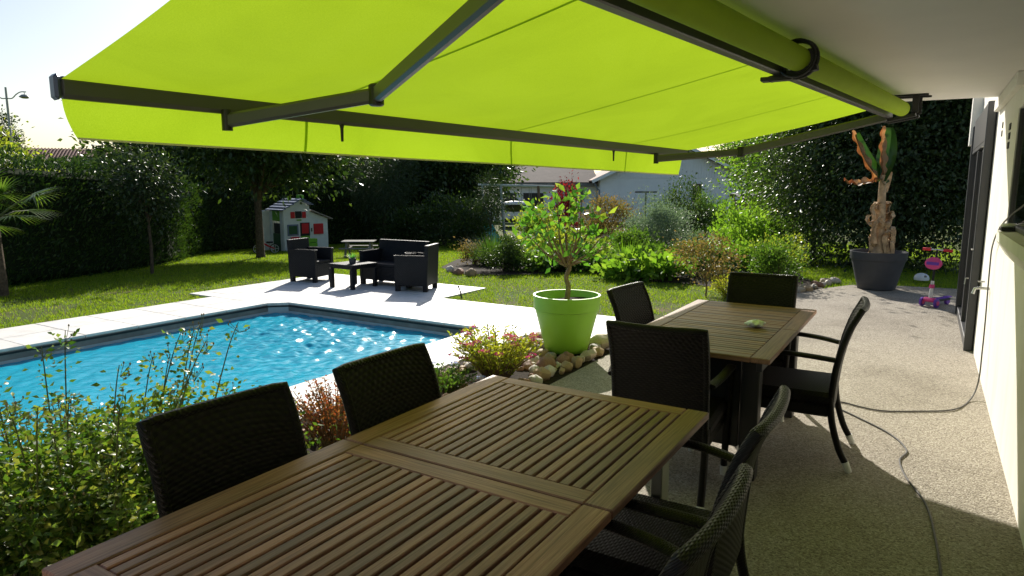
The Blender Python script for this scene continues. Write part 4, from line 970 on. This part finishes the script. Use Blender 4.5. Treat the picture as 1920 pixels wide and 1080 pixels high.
# ============================================================ HEDGES AND TREES
def hedge(name, label, path, h, th, mat='hedge', dens=900, ls=.10, lw=.035):
    t = empty(name, label, 'hedge', (path[0][0], path[0][1], ground_z(*path[0]))); o = Vector(t.location)
    core = MB(); P = []; D = []
    for (a, b) in zip(path[:-1], path[1:]):
        a3, b3 = Vector((a[0], a[1], ground_z(*a))), Vector((b[0], b[1], ground_z(*b))); d = b3-a3; L = d.length; nrm = Vector((d.y, -d.x, 0)).normalized()
        core.bar(a3-o+Vector((0, 0, h*.46)), b3-o+Vector((0, 0, h*.46)), th*.72, h*.9, .1)
        n = int(L*h*dens); u = rng.random(n); q = rng.random(n)
        face = rng.integers(0, 5, n); side = np.where(face < 2, 1., np.where(face < 4, -1., 0.))
        w_ = np.where(side == 0, (q*2-1), side*(.84+.2*rng.random(n)+.10*np.sin(u*L*2.1)*np.sin(q*9)))*th/2; z_ = np.where(side == 0, h*(.94+.08*rng.random(n)+.03*np.sin(u*L*3)), h*q)
        base = np.array(a3-o)[None]+np.array(d)[None]*u[:, None]+np.array(nrm)[None]*w_[:, None]; base[:, 2] += z_
        P.append(base); D.append(np.array(nrm)[None]*side[:, None]*.8+np.array([0, 0, .9]))
    core.build('branches', plain('hedge_wood', (.02, .03, .012), .95, .05), t); P = np.concatenate(P); D = np.concatenate(D)
    leaves2('foliage', P, D+rng.normal(size=P.shape)*.5, ls, lw, mat, t); return t
hedge('hedge', 'tall dark clipped conifer hedge along the lawn', [(-12.2, .5), (-13.6, 4.7), (-15.0, 7.3), (-16.8, 9.6), (-19.2, 11.6), (-21.6, 13.9)], 2.25, 1.2)
hedge('hedge', 'dark boundary hedge behind the playhouse', [(-21.8, 14.2), (-23.0, 18), (-22.5, 22.5), (-20.9, 26.6)], 2.7, 1.4, 'dark', 420, .14, .06)
def T(lat, dep): return G(lat, dep)
tree('street_tree', 'slender young tree with silvery crown standing in the lawn before the hedge', 'tree', T(-7.25, 13.4), 2.45, .62, 'laurel', 4200, .09, .045, .48, .035, 44)
tree('shade_tree', 'spreading dark tree on a thick trunk beside the playhouse', 'tree', T(-7.15, 19), 4.4, 2.2, 'dark', 24000, .15, .08, .42, .12, 110, rz_=1.2, cz=3.3)
tree('pine_tree', 'young dark pine with bare trunk behind the lounge set', 'tree', T(-5.3, 28), 4.2, 1.25, 'pine', 12000, .20, .02, .33, .07, 70, jit=.2)
BT = [(-12.9, 26, 4.6, 2.2, 'dark', 'dense dark tree rising behind the clipped hedge'), (-12.2, 30, 6.2, 2.8, 'dark', 'broad dark tree behind the playhouse'), (-9.6, 33, 3.6, 1.7, 'pine', 'pointed dark conifer far behind the playhouse'),
      (-7.4, 34, 6.0, 2.5, 'mid', 'green leafy tree behind the young pine'), (-2.9, 33, 6.5, 2.4, 'dark', 'tall dark tree over the beige garden wall'), (-2.0, 38, 6.4, 1.7, 'dark', 'dark tree left of the swing set, beside the carport'), (-4.6, 37, 6.8, 2.4, 'mid', 'tall green tree behind the beige garden wall')]
for i, (la, de, h, r, mt, lb) in enumerate(BT): tree('garden_tree', lb, 'tree', T(la, de), h, r, mt, 20000, .20, .11, .28, .13, 90)
m = MB().box((0, 0, .6), (5, .2, 1.6), .01); o = m.build('garden_wall', 'beige_render', None, False, G(-3.8, 38.5), YAW); tag(o, 'low beige garden wall between the dark trees', 'wall')
tree('young_pine', 'thin sapling pine beside the swing set', 'tree', T(-.75, 24), 2.6, .5, 'pine', 3000, .16, .015, .35, .03, 36)
for la, de, h, r, lb in ((-2.6, 26, 1.9, 1.1, 'round dark shrub under the trees behind the sofa'), (-4.3, 27, 1.5, 1.0, 'low dark shrub at the foot of the young pine'), (-1.6, 25, 1.7, .9, 'dark shrub beside the sapling pine')):
    shrub('shrub', lb, 'shrub', T(la, de), h, r, 'dark', 4000, .12, .06)
tree('evergreen_tree', 'huge dark glossy evergreen behind the charcoal pot', 'tree', T(9.0, 15.6), 6.4, 2.75, 'laurel', 90000, .095, .05, .10, .16, 190, jit=.2, rz_=3.3, cz=3.1, core=9000)
tree('evergreen_tree', 'lighter green tree left of the huge evergreen', 'tree', T(8.2, 18.2), 4.6, 1.35, 'mid', 20000, .10, .055, .14, .08, 90, rz_=2.2, cz=2.3)
tree('garden_tree', 'bright leafy tree between the shed and the evergreens', 'tree', T(10.2, 26), 6.0, 1.7, 'bright', 12000, .13, .08, .25, .1, 80)
tree('garden_tree', 'green tree beyond the pale house roof', 'tree', T(25, 74), 9.0, 3.4, 'mid', 12000, .25, .15, .2, .2, 80)
tree('garden_tree', 'dark tree beyond the shed', 'tree', T(32, 72), 10.5, 3.6, 'dark', 12000, .25, .15, .2, .2, 80)
tree('far_conifer', 'dark conifer far beyond the hedge beside the street lamp', 'tree', T(-50.5, 66), 9.6, 3.2, 'pine', 16000, .34, .12, .12, .2, 90, jit=.15)
tree('maple_tree', 'yellow green maple crown behind the hedge by the street lamp', 'tree', T(-27.8, 36), 5.6, 2.0, 'yellowgreen', 9000, .2, .12, .3, .12, 60)

# ---------------------------------------------------------- palm
pm = empty('fan_palm', 'fan palm with dark trunk at the edge of the lawn', 'palm', G(-7.7, 9.95))
MB().tube([(0, 0, -.05), (.02, 0, .5), (.0, 0, 1.15)], [.12, .10, .09], 12).build('trunk', 'bark', pm, True)
for k in range(15):
    az = -2.2+k*.62+random.uniform(-.15, .15); el = random.choice([.9, .55, .2, -.15]); ln = random.uniform(.45, .75)
    d = Vector((math.cos(az)*math.cos(el), math.sin(az)*math.cos(el), math.sin(el))); p0 = Vector((0, 0, 1.12)); p1 = p0+d*ln*.6+Vector((0, 0, .05)); p2 = p0+d*ln
    MB().tube([p0, p1, p2], [.014, .011, .008], 6).build('leaf_stalk', 'green_stem', pm, True)
    n = 26; sx = d.cross(Vector((0, 0, 1))).normalized(); an = np.linspace(-2.0, 2.0, n)
    DD = np.array([tuple(d*math.cos(a)+sx*math.sin(a)) for a in an]); blades('frond', np.repeat(np.array([tuple(p2)]), n, 0), DD, .52*(.85+.15*np.cos(an)), .034, .22+.1*random.random(), 'palm', pm, 4)

# ============================================================ SHRUBS IN THE BEDS
S_ = [
 ('purple_shrub', 'upright purple-leaved shrub rising behind the citrus tree', 1.75, 22, 2.45, .40, 'plum', 3200, .09, .05),
 ('silver_shrub', 'rounded silvery green shrub in front of the pale house', 3.85, 17, 1.6, .82, 'silver', 14000, .06, .02),
 ('dark_shrub', 'dark shrub against the pale house wall', 7.6, 30, 2.55, 1.0, 'dark', 5000, .12, .06),
 ('bamboo_shrub', 'feathery green bamboo by the pale house window', 9.0, 31, 2.5, .8, 'mid', 4500, .16, .03),
 ('bright_shrub', 'fresh bright green shrub between the silver shrub and the long grass', 5.55, 16.5, 1.42, .62, 'bright', 4200, .09, .05),
 ('bright_shrub', 'bright green leafy shrub behind the copper-leaved bush', 5.0, 14.4, 1.10, .62, 'bright', 4200, .085, .045),
 ('leafy_shrub', 'mid green shrub in front of the lighter green tree', 6.6, 16.5, 1.0, .7, 'mid', 4200, .08, .04),
 ('box_shrub', 'dense dark rounded shrub at the edge of the lawn below the strap leaves', -.15, 13.1, .62, .5, 'dark', 6000, .04, .025),
 ('mottled_shrub', 'mottled green and rust shrub behind the feather grass', 3.1, 22.5, 1.75, .9, 'copper', 5000, .08, .045),
 ('mottled_shrub', 'loose green shrub left of the purple-leaved shrub', .9, 20.5, 1.45, .6, 'yellowgreen', 3000, .09, .05),
 ('mottled_shrub', 'low rust-tipped shrub beside the strap-leaved clump', -.85, 15, .55, .4, 'copper', 1800, .05, .025),
 ('ground_cover', 'low broad-leaved ground cover along the lawn edge', 2.45, 12.0, .40, .62, 'bright', 1300, .13, .10),
 ('ground_cover', 'dark low ground cover behind the citrus tree', 1.3, 13.8, .42, .9, 'mid', 2600, .08, .05),
 ('ground_cover', 'low green perennials under the silver shrub', 3.3, 14.6, .45, .8, 'mid', 2600, .08, .05),
 ('ground_cover', 'broad dark leaves spreading behind the citrus pot lawn', .75, 13.2, .40, .6, 'mid', 1500, .10, .07),
 ('ground_cover', 'soft mid green mat between the iris leaves and the broad-leaved edging', 2.0, 13.1, .36, .6, 'mid', 1500, .09, .06),
 ('ground_cover', 'bushy green perennials behind the copper-leaved bush', 3.7, 12.6, .55, .65, 'mid', 2200, .08, .05),
 ('ground_cover', 'leafy green perennials between the light bush and the bright green shrub', 4.55, 13.0, .62, .55, 'bright', 2000, .07, .045),
 ('leafy_shrub', 'soft green shrub between the iris leaves and the silver shrub', 2.9, 15.6, .8, .6, 'mid', 3500, .07, .04),
 ('leafy_shrub', 'yellow green shrub behind the citrus tree and the dark ground cover', 1.2, 15.8, .85, .65, 'yellowgreen', 3200, .07, .04),
 ('golden_shrub', 'small golden variegated bush under the copper-leaved bush', 3.2, 9.9, .30, .26, 'spirea', 1500, .035, .018),
 ('light_shrub', 'loose light green bush at the bend of the terrace', 4.42, 11.0, .74, .44, 'mid', 3600, .05, .028),
 ('light_shrub', 'pale blossoming green shrub behind the bend of the terrace', 5.0, 12.6, .8, .5, 'yellowgreen', 2600, .05, .028),
 ('orange_shrub', 'orange-tipped shrub in front of the shed', 8.3, 21, 1.3, .75, 'copper', 3000, .08, .04),
]
for (nm, lb, la, de, h, r, mt, n, l_, w2) in S_: shrub(nm, lb, 'ground cover' if nm == 'ground_cover' else 'shrub', G(la, de), h, r, mt, n, l_, w2, 34, None, .24)
cp_ = tree('copper_bush', 'small copper-leaved standard bush behind the black-legged table', 'bush', G(2.88, 9.85), .92, .46, 'copper', 1900, .042, .028, .33, .014, 34, 'bark_light', droop=0)
tuft('strap_leaf_clump', 'dark strap-leaved clump above the rounded box shrub', 'plant', G(-.45, 14.6), 1.0, .55, 'grassdark', 420, .022, .30, .55)
tuft('iris_clump', 'upright iris leaves behind the ground cover', 'plant', G(2.35, 13.6), .68, .45, 'grasslime', 90, .022, .10, .35)
tuft('iris_clump', 'iris leaves behind the bright green shrub', 'plant', G(5.7, 14.0), .75, .45, 'grassdark', 90, .022, .10, .35)
tuft('feather_grass', 'arching tan feather grass beside the silver shrub', 'grass', G(2.5, 17.5), 1.25, .7, 'grasstan', 500, .010, .55, .6)
tuft('feather_grass', 'thin pale grass clump behind the citrus tree', 'grass', G(1.7, 17), 1.15, .6, 'grasstan', 350, .010, .4, .5)
tuft('lime_grass', 'lime green fountain grass right of the silver shrub', 'grass', G(5.05, 18.4), 1.1, .6, 'grasslime', 700, .012, .5, .65)
tuft('lime_grass', 'wide lime green grass mound before the lighter green tree', 'grass', G(7.4, 18.5), 1.25, .95, 'grasslime', 1200, .012, .55, .8)
for la, de in ((-1.0, 12.5), (-.75, 12.3), (-1.2, 12.9), (2.45, 12.9)): stone(*G(la, de)[:2], .11, G(la, de)[2]+.04, garden_bed)
for k in range(16): la = 4.35+.1*k*.8; de = 10.15+.085*k; stone(*G(la+random.uniform(-.05, .05), de+random.uniform(-.1, .1))[:2], random.uniform(.05, .10), .01, garden_bed2)

# ============================================================ FOREGROUND BED
def rose_bush():
    t = empty('rose_bush', 'tall loose rose bush with small glossy leaves and thin budding shoots beside the pool', 'bush', (-3.0, 1.28, 0))
    st = MB(); P = []; D = []; bud = MB(); nb = 0
    for k in range(150):
        a = random.uniform(0, 6.28); q = math.sqrt(random.random()); b = Vector((math.cos(a)*q*.42, math.sin(a)*q*.56, 0)); h = random.uniform(.36, .72)*(1.0-.18*q)
        if k < 26: h = random.uniform(.72, .97)
        out = Vector((math.cos(a)*random.uniform(.02, .32), math.sin(a)*random.uniform(.05, .32), 0)); pts = spline([b, b+out*.3+Vector((0, 0, h*.45)), b+out*.75+Vector((0, 0, h*.85)), b+out+Vector((0, 0, h))], 6)
        st.tube(pts, [.005-.00018*i for i in range(len(pts))], 5, False)
        nl = 95 if k >= 26 else 55
        for j in range(nl):
            f = (.15+.85*random.random()) if k >= 26 else random.random()**.75*.93; i = min(int(f*(len(pts)-1)), len(pts)-2); p = pts[i].lerp(pts[i+1], random.random())
            aa = random.uniform(0, 6.28); dd = Vector((math.cos(aa), math.sin(aa), random.uniform(-.3, .6))); rr = random.uniform(.0, .07)
            P.append(p+dd*rr); D.append(dd)
        if k < 60:
            tip = pts[-1]
            for j in range(5):
                g = tip+Vector((random.uniform(-.04, .04), random.uniform(-.04, .04), random.uniform(-.07, .035))); st.tube([tip-Vector((0, 0, .05)), g], .0013, 4, False); bud.tube([g, g+Vector((0, 0, .006)), g+Vector((0, 0, .012))], [.002, .0048, .001], 5)
    st.build('stems', 'green_stem', t, True); tag(bud.build('buds', plain('rose_bud', (.17, .13, .05), .6), t, True), kind='stuff')
    leaves('foliage', np.array([tuple(p) for p in P]), np.array([tuple(p) for p in D]), .032, .018, 'rose', t)
    Pb, Db, _ = blob(15000, (0, -.1, .30), (.52, 1.0, .36), 60, .24, .3); Pb = Pb[Pb[:, 2] > .0]; leaves2('inner_foliage', Pb, rng.normal(size=Pb.shape)+np.array([0, 0, .4]), .034, .019, 'rose', t)
rose_bush()
def twiggy(name, label, pos, h, r, mat, n, ls, lw, stems, flower=None, nf=0, tips=True):
    t = empty(name, label, 'bush', pos); st = MB(); P = []; D = []; F = []
    for k in range(stems):
        a = random.uniform(0, 6.28); q = math.sqrt(random.random()); hh = h*random.uniform(.6, 1.0)*(1-.25*q*q); e = Vector((math.cos(a)*q*r, math.sin(a)*q*r, hh)); b = Vector((e.x*.25, e.y*.25, 0)); pts = spline([b, b.lerp(e, .5)+Vector((0, 0, h*.08)), e], 5)
        st.tube(pts, [.004-.0002*i for i in range(len(pts))], 5, False)
        for j in range(n//stems):
            f = .2+.8*random.random(); i = min(int(f*(len(pts)-1)), len(pts)-2); aa = random.uniform(0, 6.28); dd = Vector((math.cos(aa), math.sin(aa), .3+.8*random.random())); P.append(pts[i].lerp(pts[i+1], random.random())+dd*random.uniform(0, ls*.5)); D.append(dd)
        F.append(e)
    st.build('stems', 'bark_light', t, True); leaves('foliage', np.array([tuple(p) for p in P]), np.array([tuple(p) for p in D]), ls, lw, mat, t)
    if flower:
        random.shuffle(F)
        for e in F[:nf]:
            k = 46; u = unit(rng.normal(size=(k, 3))); u[:, 2] = np.abs(u[:, 2]); leaves2('flower_head', np.array([tuple(e)])+u*np.array([.032, .032, .014]), u+np.array([0, 0, .6]), .012, .011, flower, t)
    return t
twiggy('barberry_bush', 'low copper-brown barberry bush between two black chairs', (-2.98, 2.78, 0), .46, .34, 'barberry', 3000, .022, .012, 110)
twiggy('spirea_bush', 'golden yellow spirea bush with pink flower clusters beside the pebbles', (-3.0, 4.62, 0), .46, .42, 'spirea', 3000, .040, .016, 130, 'pinkflower', 26)
twiggy('bluebell_plant', 'small trailing plant with pale blue flowers at the foot of the spirea', (-3.12, 4.02, 0), .22, .30, 'mid', 2000, .026, .015, 80, 'blueflower', 10)
